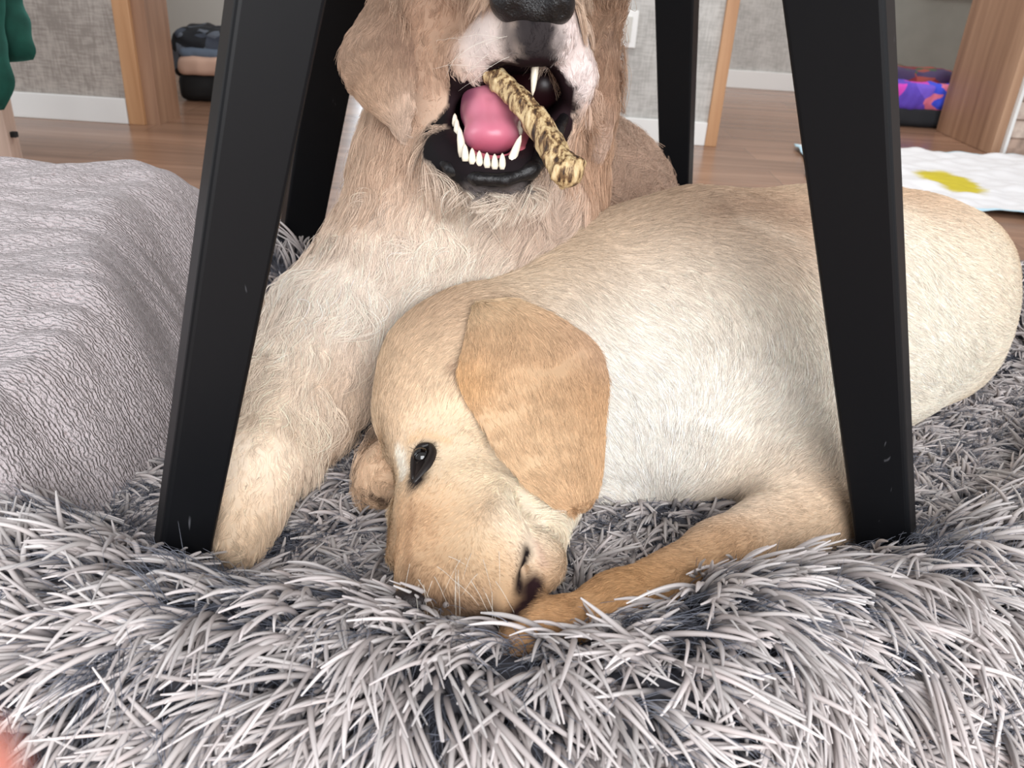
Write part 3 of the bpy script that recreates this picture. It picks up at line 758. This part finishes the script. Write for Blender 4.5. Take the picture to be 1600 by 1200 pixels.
# eye
ec = lab.hit(659, 714, -.005)
def sphere(c, r, nu=24, nv=16, sq=(1, 1, 1), R3=None):
    V = []
    for i in range(nv + 1):
        for j in range(nu):
            th = math.pi * i / nv; ph = 2 * math.pi * j / nu
            V.append((math.sin(th) * math.cos(ph) * sq[0] * r, math.sin(th) * math.sin(ph) * sq[1] * r, math.cos(th) * sq[2] * r))
    V = np.array(V)
    if R3 is not None: V = V @ R3
    Fc = [(i * nu + j, (i + 1) * nu + j, (i + 1) * nu + (j + 1) % nu, i * nu + (j + 1) % nu) for i in range(nv) for j in range(nu)]
    return V + c, Fc
M_eye = solid('glossy_dark_eye', (14, 9, 7), 0.06, 0.8)
V, Fc = sphere(ec, .0085); mesh_obj('eye', V, Fc, M_eye, dog1)
def lid(pts, rad, name, mat, parent, body, off=-.001, taper=True):
    P = [body.hit(x, y, off) for x, y in pts]; P = [p for p in P if p is not None]
    P = np.array(P); n = 16; t = np.linspace(0, len(P) - 1, n); P = np.stack([np.interp(t, np.arange(len(P)), P[:, i]) for i in range(3)], 1)
    for _ in range(2): P[1:-1] = .5 * P[1:-1] + .25 * (P[:-2] + P[2:])
    r = rad * (np.sin(np.linspace(.15, math.pi - .15, n)) ** .5 if taper else np.ones(n)); V, Fc = tube(P, r, 10)
    return mesh_obj(name, V, Fc, mat, parent)
M_lid = solid('dark_eyelid', (26, 18, 16), 0.45)
lid([(672, 694), (657, 698), (647, 716), (645, 750)], .0036, 'eyelid', M_lid, dog1, lab)
lid([(672, 694), (677, 708), (668, 730), (646, 756)], .0042, 'eyelid', M_lid, dog1, lab)
# nose leather, far-side front paw of this dog is under its head
M_nose = solid('brown_black_nose', (30, 20, 20), 0.38, 0.5, noise=.2, scale=400, bump=.5)
V, Q = sdf_mesh([ellp(646, 940, .606, 34, 24, .014), ellp(626, 950, .602, 15, 16, .012)], [ellp(632, 944, .582, 6, 8, .008)], .0012, .008)
mesh_obj('nose', V, Q, M_nose, dog1)
# eyelashes, whiskers
def whiskers(name, body, roots, dirs, L, parent, mat, r=.00018, n=1):
    rows = []
    for (px, py), (dx, dy, dd) in zip(roots, dirs):
        p = body.hit(px, py) if not isinstance(body, float) else at(px, py, body)
        if p is None: continue
        v = RM @ nrm((dx, -dy, dd)); q = [p + v * L * s * random.uniform(.9, 1.05) + np.array([0, 0, -1]) * L * .25 * s * s for s in np.linspace(0, 1, 7)]
        rows.append(q)
    P = np.array(rows)
    return hair_obj(name, P, np.full(len(P), r), np.full(len(P), r * .3), np.tile(np.array([[.75, .7, .62]]), (len(P), 1)), mat, None)
random.seed(4)
rt = [(660 + random.uniform(-14, 18), 706 + random.uniform(-12, 40)) for _ in range(60)]
w = whiskers('eyelashes', lab, rt, [((p[0] - 652) / 20 + random.uniform(-.4, .6), (p[1] - 724) / 26 + random.uniform(-.2, .7), .35) for p in rt], .008, dog1, M_lid, .00016); w.parent = dog1; w['kind'] = 'stuff'
rt = [(random.uniform(640, 780), random.uniform(860, 930)) for _ in range(26)]
w = whiskers('whiskers', lab, rt, [(random.uniform(-.3, .8), random.uniform(.1, .9), .6) for _ in rt], .028, dog1, M_coat); w.parent = dog1; w['kind'] = 'stuff'
rt = [(random.uniform(650, 790), random.uniform(850, 950)) for _ in range(90)]
spots = []
for px, py in rt:
    p = lab.hit(px, py, .0008)
    if p is not None: spots.append(p)

# ================================================================ the upright long-haired dog with the open mouth
gp = []
gp += chain((700, 430, .98, 140), (880, 350, 1.25, 165), (905, 340, 1.50, 135))                     # trunk
gp += chain((775, 150, .945, 176), (745, 300, .955, 178), (690, 430, .95, 150))                     # neck and chest
gp += chain((700, 440, .95, 130), (735, 540, .97, 110))
gp += chain((605, 400, .93, 96), (532, 525, .90, 104), (470, 615, .85, 78), (408, 730, .765, 54), (388, 800, .735, 42), (375, 850, .712, 38), k=0.03)
gp += chain((770, 500, .97, 90), (690, 640, .935, 58), (612, 740, .80, 40), (600, 752, .785, 38), k=0.03)
gp += [cap((552, 628, 1.0, 56), (640, 640, 1.02, 60))]
gp += chain((745, -50, .92, 150), (760, 40, .90, 120))                                              # skull
gp += chain((668, 120, .885, 66), (690, 60, .88, 82), k=0.03)                                       # cheeks
gp += chain((905, 90, .90, 56), (900, 20, .89, 70), k=0.03)
gp += chain((790, -20, .84, 100), (825, 0, .77, 66), (838, 8, .745, 50), k=0.02)                    # muzzle
gp += chain((700, 110, .84, 50), (745, 95, .80, 42), (785, 62, .770, 46), k=0.018)                  # lip on the left
gp += [cap((838, 58, .745, 40))]
gp += chain((880, 60, .775, 38), (898, 120, .80, 30), (902, 165, .825, 20), k=0.016)                # hanging lip on the right
gp += chain((672, 205, .87, 36), (700, 247, .80, 34), (745, 268, .765, 28), (800, 266, .765, 28), (840, 236, .80, 30), (872, 190, .85, 34), k=0.016)   # lower jaw
gp += [cap((765, 250, .835, 48)), cap((760, 225, .89, 60))]
gc = [cap((748, 186, .76, 44), (752, 180, .88, 38)), cap((842, 150, .73, 46), (835, 150, .87, 34)), cap((790, 190, .75, 50), (790, 180, .88, 36)),
      cap((800, 140, .77, 38), (800, 150, .88, 30)), cap((765, 215, .74, 34), (765, 205, .82, 30)), cap((882, 150, .74, 10), (872, 185, .80, 16))]
gol = Body(gp, gc, 0.0042, 0.045, (214, 190, 162), 0.042)
for px, py, c, r, a in ((700, 400, (240, 226, 204), .06, 2), (620, 420, (240, 228, 208), .05, 2), (540, 480, (238, 226, 206), .05, 2), (720, 330, (236, 220, 196), .04, 2), (600, 300, (206, 178, 148), .04, 2.5), (640, 230, (196, 164, 134), .03, 2.5),
                        (480, 580, (232, 216, 190), .04, 2), (430, 680, (230, 212, 184), .04, 2), (370, 830, (214, 190, 156), .03, 2), (560, 560, (204, 176, 144), .03, 2.5), (550, 640, (206, 176, 142), .03, 2), (590, 745, (206, 174, 138), .03, 3),
                        (680, 80, (174, 142, 114), .03, 3), (650, 150, (190, 160, 134), .025, 2.5), (700, 20, (184, 150, 122), .03, 3), (700, 150, (196, 168, 142), .02, 2), (745, 70, (216, 204, 192), .018, 4), (900, 120, (226, 214, 204), .018, 4), (890, 60, (224, 212, 202), .015, 3),
                        (930, 60, (200, 168, 138), .03, 3), (940, 200, (196, 160, 128), .04, 3), (960, 260, (196, 166, 140), .05, 2), (850, 330, (206, 180, 154), .03, 2), (1010, 260, (196, 170, 146), .05, 2), (860, 300, (224, 206, 184), .03, 2)):
    gol.colour(px, py, c, r, a)
gol.finish((1.07, 1.055, 1.14))
gol.mark([(830, 20), (836, 62), (842, 84)], .034, (50, 45, 46), .004, soft=.6)
gol.mark([(835, 30), (833, 96)], .003, (14, 12, 14), .001, soft=.5)
gol.mark([(792, 30), (798, 84)], .016, (96, 88, 86), .006, soft=.9, amt=.85)
gol.mark([(812, 96), (845, 98), (872, 92)], .006, (30, 24, 25), .001, soft=.4)
gol.mark([(672, 222), (690, 250), (720, 276), (765, 288), (805, 282), (835, 262), (856, 232)], .017, (22, 19, 21), .0, soft=.25)
gol.mark([(690, 210), (708, 242), (745, 262), (790, 264), (822, 245), (846, 212)], .014, (24, 17, 20), .0, soft=.3)
gol.mark([(672, 206), (715, 196)], .010, (22, 18, 20), .0, soft=.3)
gol.mark([(668, 205), (690, 190), (710, 170), (740, 145)], .009, (20, 17, 19), .0, soft=.3)
gol.mark([(875, 200), (888, 170), (884, 140)], .010, (24, 18, 20), .0, soft=.3)
gol.mark([(575, 772), (592, 782), (612, 784)], .007, (64, 46, 38), amt=.9, soft=.6)
gol.mark([(735, 296), (770, 300), (812, 295)], .011, (128, 120, 118), .012, amt=.8, soft=.9)
# the cut mouth is bare dark skin
Dc = np.min([np.abs(prim_eval(p, gol.V)) for p in gc], 0); inm = np.clip((.009 - Dc) / .003, 0, 1)
fr = np.clip((gol.V @ (RM @ np.array([0, 0, -1.0])) - 0) * 0 + 1, 0, 1)
depv = (gol.V - CP) @ (RM @ np.array([0, 0, -1.0])); px_ = 800 + F * ((gol.V - CP) @ RM[:, 0]) / depv; py_ = 600 - F * ((gol.V - CP) @ RM[:, 1]) / depv
inm = inm * ((px_ > 680) & (px_ < 908) & (py_ > 84) & (py_ < 272)).astype(float)
deep = ((px_ > 700) & (px_ < 896) & (py_ > 96) & (py_ < 256) & (depv > .785) & (depv < .93)).astype(float); deep = np.maximum(deep, ((px_ > 775) & (px_ < 880) & (py_ > 40) & (py_ < 130) & (depv > .80) & (depv < .95)).astype(float)); inm = np.maximum(inm, deep)
gol.C = gol.C * (1 - inm[:, None]) + inm[:, None] * np.array(lin(34, 20, 24)); gol.length *= (1 - inm)
for pts, r, L in (([(690, 20), (680, 120), (745, 80), (850, 40), (900, 120)], .05, .008), ([(745, 60), (790, 90), (840, 60)], .03, .004), ([(400, 740), (362, 850)], .06, .012), ([(600, 750), (650, 700)], .05, .010)):
    Wp = [gol.hit(*p) for p in pts]; Wp = [w for w in Wp if w is not None]
    if len(Wp) < 2: continue
    D = np.min([cap_sdf(gol.V, Wp[i], Wp[i + 1], 0, 0) for i in range(len(Wp) - 1)], 0)
    a = np.clip((r * 1.3 - D) / (r * 0.5), 0, 1); gol.length = np.where(gol.length > L, gol.length * (1 - a) + L * a, gol.length)
for a in ((700, 40, -.4, 1), (680, 120, -.3, 1), (745, 60, -.7, .6), (900, 100, .3, 1), (640, 250, -.1, 1), (590, 280, -.35, 1), (700, 350, -.1, 1), (780, 350, .2, 1), (620, 420, -.35, 1), (560, 470, -.5, .9), (520, 560, -.3, 1), (450, 650, -.4, 1), (400, 780, -.2, 1), (850, 330, .4, 1), (940, 200, .15, 1), (600, 560, -.1, 1), (700, 430, -.5, .8), (760, 430, -.7, .5)):
    gol.comb(*a, .045)
dog2 = mesh_obj('golden_retriever', gol.V, gol.Q, M_skin, colors=gol.C)
tag(dog2, 'cream long-haired dog propped up with its mouth open gnawing an antler', 'dog')
o = coat('fur', gol.V, gol.T, gol.N, gol.flow, gol.C, gol.length, 330000, M_coat, dog2, width=.00024, lift=.30, wave=.95, jitter=.14, clump=.72, k=8, droop=.25, seed=8,
         weight=np.where(gol.V[:, 2] < .11, .05, 1.0) * np.where(gol.V[:, 1] > 1.15, .4, 1.0)); o['kind'] = 'stuff'
e1 = ear('ear', gol, [((600, -40, .86), (668, -40, .86)), ((566, 20, .845), (662, 10, .845)), ((534, 72, .835), (656, 60, .835)), ((536, 120, .83), (650, 110, .825)), ((560, 160, .83), (646, 160, .82)), ((600, 188, .83), (642, 192, .82)), ((624, 206, .83), (638, 214, .825))],
    .009, .010, .012, [(560, 60, .84, (206, 178, 148), .02), (600, 100, .84, (196, 164, 132), .03), (640, 80, .84, (178, 146, 120), .02), (640, 180, .82, (214, 190, 162), .02), (580, 150, .83, (200, 168, 134), .02)],
    .016, 26000, dog2, width=.0002, seed=9, lift=.2, wave=.5, clump=.35, depth_follow=0)
e2 = ear('ear', gol, [((905, -30, .86), (950, -30, .88)), ((912, 30, .86), (958, 30, .88)), ((918, 90, .86), (962, 90, .88)), ((912, 150, .865), (962, 150, .88)), ((912, 200, .87), (955, 205, .88)), ((922, 235, .875), (945, 240, .88))],
    .009, .008, .012, [(930, 30, .87, (206, 176, 146), .02), (940, 120, .87, (190, 154, 122), .03), (920, 200, .87, (214, 186, 158), .02)],
    .018, 16000, dog2, width=.0002, seed=10, lift=.2, wave=.5, clump=.35, depth_follow=0)
# nose with nostrils
M_nose2 = solid('black_nose_leather', (18, 17, 19), 0.33, 0.5, noise=.2, scale=500, bump=.5)
V, Q = sdf_mesh([ellp(824, -10, .722, 54, 40, .022), ellp(872, 8, .716, 27, 28, .020), ellp(798, 4, .720, 30, 27, .018), ellp(838, 22, .722, 20, 20, .014)], [ellp(880, 14, .694, 9, 10, .015), ellp(802, 10, .697, 10, 8, .014)], .0013, .012)
mesh_obj('nose', V, Q, M_nose2, dog2)
V, Fc = tube([at(836, 28, .7215), at(834, 60, .7135), at(833, 92, .714)], [.0012] * 3, 8)
# tongue
def sdf_part(name, prims, cuts, res, k, mat, parent, cols=None):
    V, Q = sdf_mesh(prims, cuts, res, k)
    C = None
    if cols is not None:
        C = np.zeros((len(V), 3)); ws = np.full(len(V), 1e-9)
        for px, py, d, c, r in cols:
            w = np.exp(-((V - at(px, py, d)) ** 2).sum(1) / (2 * r * r)) + 1e-9; C += w[:, None] * np.array(lin(*c)); ws += w
        C /= ws[:, None]
    o = mesh_obj(name, V, Q, mat, parent, colors=C); return o
M_tongue = attr_mat('moist_tongue', 0.32, 0.5); 
sdf_part('tongue', [ellp(768, 214, .778, 42, 27, .022), ellp(766, 180, .805, 44, 34, .030), ellp(762, 158, .83, 36, 26, .030)], [cap((768, 200, .748, 3), (766, 150, .775, 4))], .0014, .03, M_tongue, dog2,
         [(768, 200, .79, (206, 122, 142), .012), (790, 170, .80, (214, 134, 152), .012), (735, 175, .80, (130, 70, 92), .008), (770, 230, .78, (190, 96, 118), .008)])
sdf_part('gum', chain((712, 214, .812, 12), (724, 240, .79, 13), (748, 254, .760, 13), (790, 258, .760, 13), (812, 242, .772, 12), (822, 205, .81, 11)), [], .0014, .006, M_tongue, dog2, [(760, 250, .78, (196, 104, 116), .03), (716, 220, .8, (120, 52, 62), .01), (822, 210, .8, (120, 52, 62), .01)])
M_tooth = solid('ivory_tooth', (238, 228, 208), 0.25, 0.5)
def tooth(px, py, d, w, h, lean=0.0, depth=.004):
    base_ = at(px, py, d); up_ = RM @ nrm((lean, 1, .25)); sx = RM @ np.array([1, 0, 0.0]); L = h * d / F; W2 = w * d / F / 2
    P = [base_ - up_ * L * .3, base_, base_ + up_ * L * .45, base_ + up_ * L * .8, base_ + up_ * L]
    V, Fc = tube(P, [W2 * .8, W2, W2 * .85, W2 * .55, W2 * .12], 10)
    return mesh_obj('tooth', V, Fc, M_tooth, dog2)
for x, y, w, h in ((727, 246, 12, 20), (738, 251, 12, 19), (749, 254, 12, 18), (761, 257, 12, 18), (773, 259, 12, 18), (785, 259, 12, 19)): tooth(x, y, .747, w, h)
tooth(722, 236, .755, 14, 38, -.12); tooth(799, 252, .750, 15, 42, .4)
lp = chain((664, 212, .845, 9), (678, 240, .80, 12), (704, 264, .77, 10), (745, 279, .749, 10), (790, 281, .749, 10), (828, 267, .755, 13), (850, 240, .78, 15), (870, 204, .81, 11), (890, 168, .83, 8))
lp += [cap((x, y, d, r)) for x, y, d, r in ((838, 262, .752, 8), (850, 250, .765, 8), (846, 232, .768, 9), (858, 222, .785, 8), (690, 246, .78, 8), (672, 226, .815, 8), (862, 236, .775, 6))]
sdf_part('lips', lp, [], .0014, .004, solid('wet_black_lips', (17, 15, 17), .42, .4, noise=.3, scale=200, bump=.4), dog2)
for x, y, d, w, h in ((714, 206, .795, 11, 20), (711, 193, .80, 10, 15), (806, 216, .785, 11, 20), (812, 205, .79, 10, 18), (816, 190, .80, 9, 16)): tooth(x, y, d, w, h)
o = tooth(836, 108, .765, 12, -40, .1)
sdf_part('palate', [ellp(850, 124, .865, 42, 40, .02), ellp(800, 150, .885, 60, 46, .02)], [], .003, .02, M_tongue, dog2, [(846, 120, .82, (52, 26, 30), .03)])
random.seed(5)
rt = [(random.uniform(720, 800), random.uniform(50, 110)) for _ in range(12)]
w = whiskers('whiskers', gol, rt, [(random.uniform(-1, -.2), random.uniform(-.1, .5), .5) for _ in rt], .045, dog2, M_coat); w.parent = dog2; w['kind'] = 'stuff'

# ================================================================ the chewed antler
A = [at(766, 118, .78), at(790, 135, .765), at(815, 160, .752), at(838, 190, .742), at(858, 222, .733), at(872, 248, .727), at(886, 266, .722)]
aprim = [('cap', A[i], A[i + 1], r0, r1, .004) for i, (r0, r1) in enumerate(zip((.0085, .0095, .0105, .0115, .0110, .0105), (.0095, .0105, .0115, .0110, .0105, .0150)))]
rs = np.random.default_rng(2)
for i in range(110):
    t_ = rs.uniform(.3, 5.8); j = int(t_); p = A[j] + (A[j + 1] - A[j]) * (t_ - j); r_ = .0110 if j > 1 else .009
    v = nrm(rs.normal(size=3)); ax = nrm(A[j + 1] - A[j]); v = nrm(v - (v @ ax) * ax)
    aprim.append(('cap', p + v * r_ * .96, p + v * r_ * 1.0 + ax * rs.uniform(.004, .018), rs.uniform(.0014, .0040), rs.uniform(.001, .0024), .0015))
for i in range(14):
    v = nrm(rs.normal(size=3)); ax = nrm(A[6] - A[5]); v = nrm(v - (v @ ax) * ax); aprim.append(('cap', A[6] + v * .012, A[6] + v * .015 + ax * rs.uniform(-.002, .006), .003, .0022, .003))
V, Q = sdf_mesh(aprim, [], .0011, .004, relax=1)
m, t, b = new_mat('weathered_antler')
n1 = t.nodes.new('ShaderNodeTexNoise'); n1.inputs['Scale'].default_value = 95; n1.inputs['Detail'].default_value = 8; n1.inputs['Roughness'].default_value = .65
t.links.new(mapped(t, (1.7, 1.4, .45), (0, -.6, 0)), n1.inputs['Vector'])
t.links.new(ramp(t, n1.outputs['Fac'], [(0.38, (46, 30, 20)), (0.46, (120, 90, 58)), (0.53, (200, 172, 126)), (0.7, (230, 210, 168))]), b.inputs['Base Color']); b.inputs['Roughness'].default_value = .6
ant = mesh_obj('antler_chew', V, Q, m); tag(ant, 'knobbly tan and brown antler piece held crosswise in the open mouth', 'dog chew')

# ================================================================ things on the floor and at the edges
# soaked pad on the floor
pts = [onz(*p) for p in ((1245, 232), (1400, 237), (1520, 238), (1680, 262), (1640, 345), (1500, 331), (1380, 316), (1290, 290))]
c0, c1, c2, c3 = onz(1240, 231), onz(1660, 250), onz(1690, 350), onz(1290, 312)
n = 90; u, v = np.meshgrid(np.linspace(0, 1, n), np.linspace(0, 1, n)); u_, v_ = u[..., None], v[..., None]
G = (c0 * (1 - u_) + c1 * u_) * (1 - v_) + (c3 * (1 - u_) + c2 * u_) * v_
nz = vnoise(G.reshape(-1, 3) * np.array([1, 2.2, 1]), 9, 40)[:, 0].reshape(n, n); nz2 = vnoise(G.reshape(-1, 3), 30, 41)[:, 0].reshape(n, n)
G[..., 2] = .006 + np.abs(nz) * .018 + np.abs(nz2) * .004
G[..., :2] += vnoise(G.reshape(-1, 3), 4, 42)[:, :2].reshape(n, n, 2) * .03 * (np.maximum(np.abs(u_ - .5), np.abs(v_ - .5)) * 2) ** 6
q = (np.arange(n - 1)[:, None] * n + np.arange(n - 1)[None, :]).reshape(-1); Q = np.stack([q, q + 1, q + 1 + n, q + n], 1)[:, ::-1]
V = G.reshape(-1, 3); C = np.tile(np.array(lin(232, 232, 234)), (len(V), 1))
s0 = onz(1485, 291); D = np.sqrt(((V[:, 0] - s0[0]) / .085) ** 2 + ((V[:, 1] - s0[1]) / .17) ** 2) + .25 * vnoise(V, 25, 43)[:, 0]
a = np.clip((1.15 - D) / .35, 0, 1)[:, None]; C = C * (1 - a) + a * np.array(lin(206, 190, 60))
ed = (np.maximum(np.abs(u - .5), np.abs(v - .5)) * 2).reshape(-1); a = np.clip((ed - .955) / .01, 0, 1)[:, None]; C = C * (1 - a) + a * np.array(lin(190, 222, 236))
M_pad = attr_mat('absorbent_pad', .8, .2)
pad = mesh_obj('puppy_pad', V, Q, M_pad, colors=C); so = pad.modifiers.new('solidify', 'SOLIDIFY'); so.thickness = .003; so.offset = 1
tag(pad, 'crinkled white absorbent pad with a yellow stain lying on the wooden floor', 'puppy pad')

def soft_block(name, x0, x1, y0, y1, z0, z1, mat, amp=.012, seed=1, parent=None, res=.012):
    prims = []
    r = min(x1 - x0, y1 - y0, z1 - z0) * .30
    mx_, my_ = (max(2, int(math.ceil((b - a - 2 * r) / (1.2 * r))) + 1) for a, b in ((x0, x1), (y0, y1)))
    for x in np.linspace(x0 + r, x1 - r, mx_):
        for y in np.linspace(y0 + r, y1 - r, my_): prims.append(('cap', np.array([x, y, z0 + r]), np.array([x, y, max(z1 - r, z0 + r + .001)]), r, r, r * .6))
    V, Q = sdf_mesh(prims, [], res, r); V = V + vnoise(V, 18, seed) * amp; V[:, 2] = np.maximum(V[:, 2], z0)
    o = mesh_obj(name, V, Q, mat, None)
    if parent: o.parent = parent
    return o
# dark holdall of clothes beyond the left doorway
def patch_mat(name, cols, scale, seed=0, rough=.8):
    m, t, b = new_mat(name); vo = t.nodes.new('ShaderNodeTexVoronoi'); vo.inputs['Scale'].default_value = scale
    t.links.new(mapped(t, (1, 1, 1), (seed, seed * .7, 0)), vo.inputs['Vector'])
    sp = t.nodes.new('ShaderNodeSeparateColor'); t.links.new(vo.outputs['Color'], sp.inputs[0])
    r = t.nodes.new('ShaderNodeValToRGB'); r.color_ramp.interpolation = 'CONSTANT'; e = r.color_ramp.elements
    while len(e) < len(cols): e.new(.5)
    for i, c in enumerate(cols): e[i].position = i / len(cols); e[i].color = (*lin(*c), 1)
    t.links.new(sp.outputs[0], r.inputs['Fac']); t.links.new(r.outputs['Color'], b.inputs['Base Color']); b.inputs['Roughness'].default_value = rough
    return m
M_bk = solid('black_nylon', (12, 12, 14), .7)
bl = onz(300, 157)
def place(px, py, y):   # point of the ray through (px, py) on the plane Y = y
    r = ray(px, py); return CP + r * (y / r[1])
bagd = empty('storage_bag', (-1.27, 3.55, 0)); tag(bagd, 'open black fabric bag of dark clothes standing past the left door frame', 'bag')
adopt(soft_block('bag_base', -1.42, -1.03, 3.47, 3.80, 0.0, .115, M_bk, .004, 3), bagd)
adopt(soft_block('clothes', -1.44, -1.04, 3.47, 3.78, .09, .27, patch_mat('dark_print_cloth', [(20, 22, 28), (60, 66, 78), (14, 14, 18), (92, 98, 108), (34, 30, 34)], 22), .014, 5), bagd)
adopt(soft_block('folded_cloth', -1.40, -1.12, 3.44, 3.60, .105, .18, solid('peach_cotton', (206, 170, 150), .85), .008, 6), bagd)
adopt(soft_block('folded_shirt', -1.39, -1.12, 3.45, 3.62, .165, .205, solid('steel_blue_cotton', (96, 108, 124), .85), .006, 7), bagd)
# bright box on the right
bx = empty('toy_bin', (1.78, 4.1, 0)); tag(bx, 'low black bin heaped with purple and pink print cloth by the wooden panel', 'storage bin')
adopt(soft_block('bin_base', 1.62, 1.95, 3.98, 4.26, 0, .10, solid('charcoal_fabric', (32, 36, 42), .7), .003, 3), bx)
adopt(soft_block('printed_cloth', 1.60, 1.96, 3.97, 4.25, .07, .19, patch_mat('bright_print', [(112, 78, 205), (214, 70, 190), (60, 80, 220), (96, 70, 190), (226, 120, 150), (120, 90, 215)], 11, 1.0), .010, 8), bx)
adopt(soft_block('rumpled_cloth', 1.62, 1.98, 4.08, 4.3, .15, .235, patch_mat('dull_red_green_print', [(120, 40, 44), (60, 84, 60), (150, 70, 60), (70, 56, 90)], 16, .4), .012, 9), bx)
# pale wooden furniture post with green velvet at the left edge
M_pale = wood('pale_wood', (176, 148, 130), (200, 174, 158), (214, 192, 178), 'z', .5)
M_velvet = solid('dark_green_velvet', (14, 54, 44), .9, .2, noise=.3, scale=30); M_velvet.node_tree.nodes['Principled BSDF'].inputs['Sheen Weight'].default_value = .6; M_velvet.node_tree.nodes['Principled BSDF'].inputs['Sheen Tint'].default_value = (.2, .6, .5, 1)
pl = place(10, 200, 1.95)
xr = place(20, 250, 1.9)[0]
cab = empty('bench', (xr - .2, 2.05, 0)); tag(cab, 'pale wooden bench leg at the left edge beside the towel', 'bench')
box('leg', xr - .045, xr, 1.9, 1.93, 0.0, .56, M_pale, cab, .002)
box('leg', xr - .62, xr - .575, 1.9, 1.93, 0.0, .56, M_pale, cab, .002)
box('leg', xr - .62, xr - .575, 2.25, 2.28, 0.0, .56, M_pale, cab, .002)
box('leg', xr - .25, xr - .205, 2.25, 2.28, 0.0, .56, M_pale, cab, .002)
box('seat', xr - .64, xr + .01, 1.88, 2.30, .56, .60, M_pale, cab, .004)
box('bolt', xr, xr + .012, 1.91, 1.922, place(22, 211, 1.91)[2] - .006, place(22, 211, 1.91)[2] + .006, M_bk, cab)
def velvet(name, rows):
    G = flap_rows(rows, 24, 30); G = G + (vnoise(G.reshape(-1, 3), 16, 50) * .006).reshape(G.shape); V, Q = sheet_mesh(G, .022, .02); return V, Q
V1, Q1 = velvet('a', [((-90, -60, 1.62), (30, -60, 1.62)), ((-90, 0, 1.62), (36, 0, 1.62)), ((-90, 50, 1.60), (48, 50, 1.60)), ((-90, 84, 1.60), (55, 74, 1.60)), ((-90, 100, 1.61), (50, 90, 1.61))])
V2, Q2 = velvet('b', [((-90, -60, 1.56), (4, -60, 1.56)), ((-90, 30, 1.56), (6, 30, 1.56)), ((-90, 90, 1.55), (16, 90, 1.55)), ((-90, 145, 1.55), (24, 135, 1.55)), ((-90, 180, 1.56), (6, 168, 1.56))])
vel = mesh_obj('velvet_throw', np.concatenate([V1, V2]), np.concatenate([Q1, Q2 + len(V1)]), M_velvet)
tag(vel, 'dark green velvet cloth hanging in folds at the upper left edge', 'cloth')
# fingertip close to the lens
m, t, b = new_mat('warm_skin'); b.inputs['Base Color'].default_value = (*lin(232, 150, 135), 1); b.inputs['Roughness'].default_value = .5; b.inputs['Subsurface Weight'].default_value = .2; b.inputs['Subsurface Radius'].default_value = (.01, .004, .002)
fd = .045
fing = [cap((-105, 1245, fd, 130), (-300, 1500, fd, 170)), cap((-250, 1500, fd, 190), (-700, 2000, fd, 220))]
V, Q = sdf_mesh(fing, [], .0009, .006)
fg = mesh_obj('person', V, Q, m); tag(fg, 'out-of-focus pink fingertip of the person taking the picture, lower left corner', 'person')
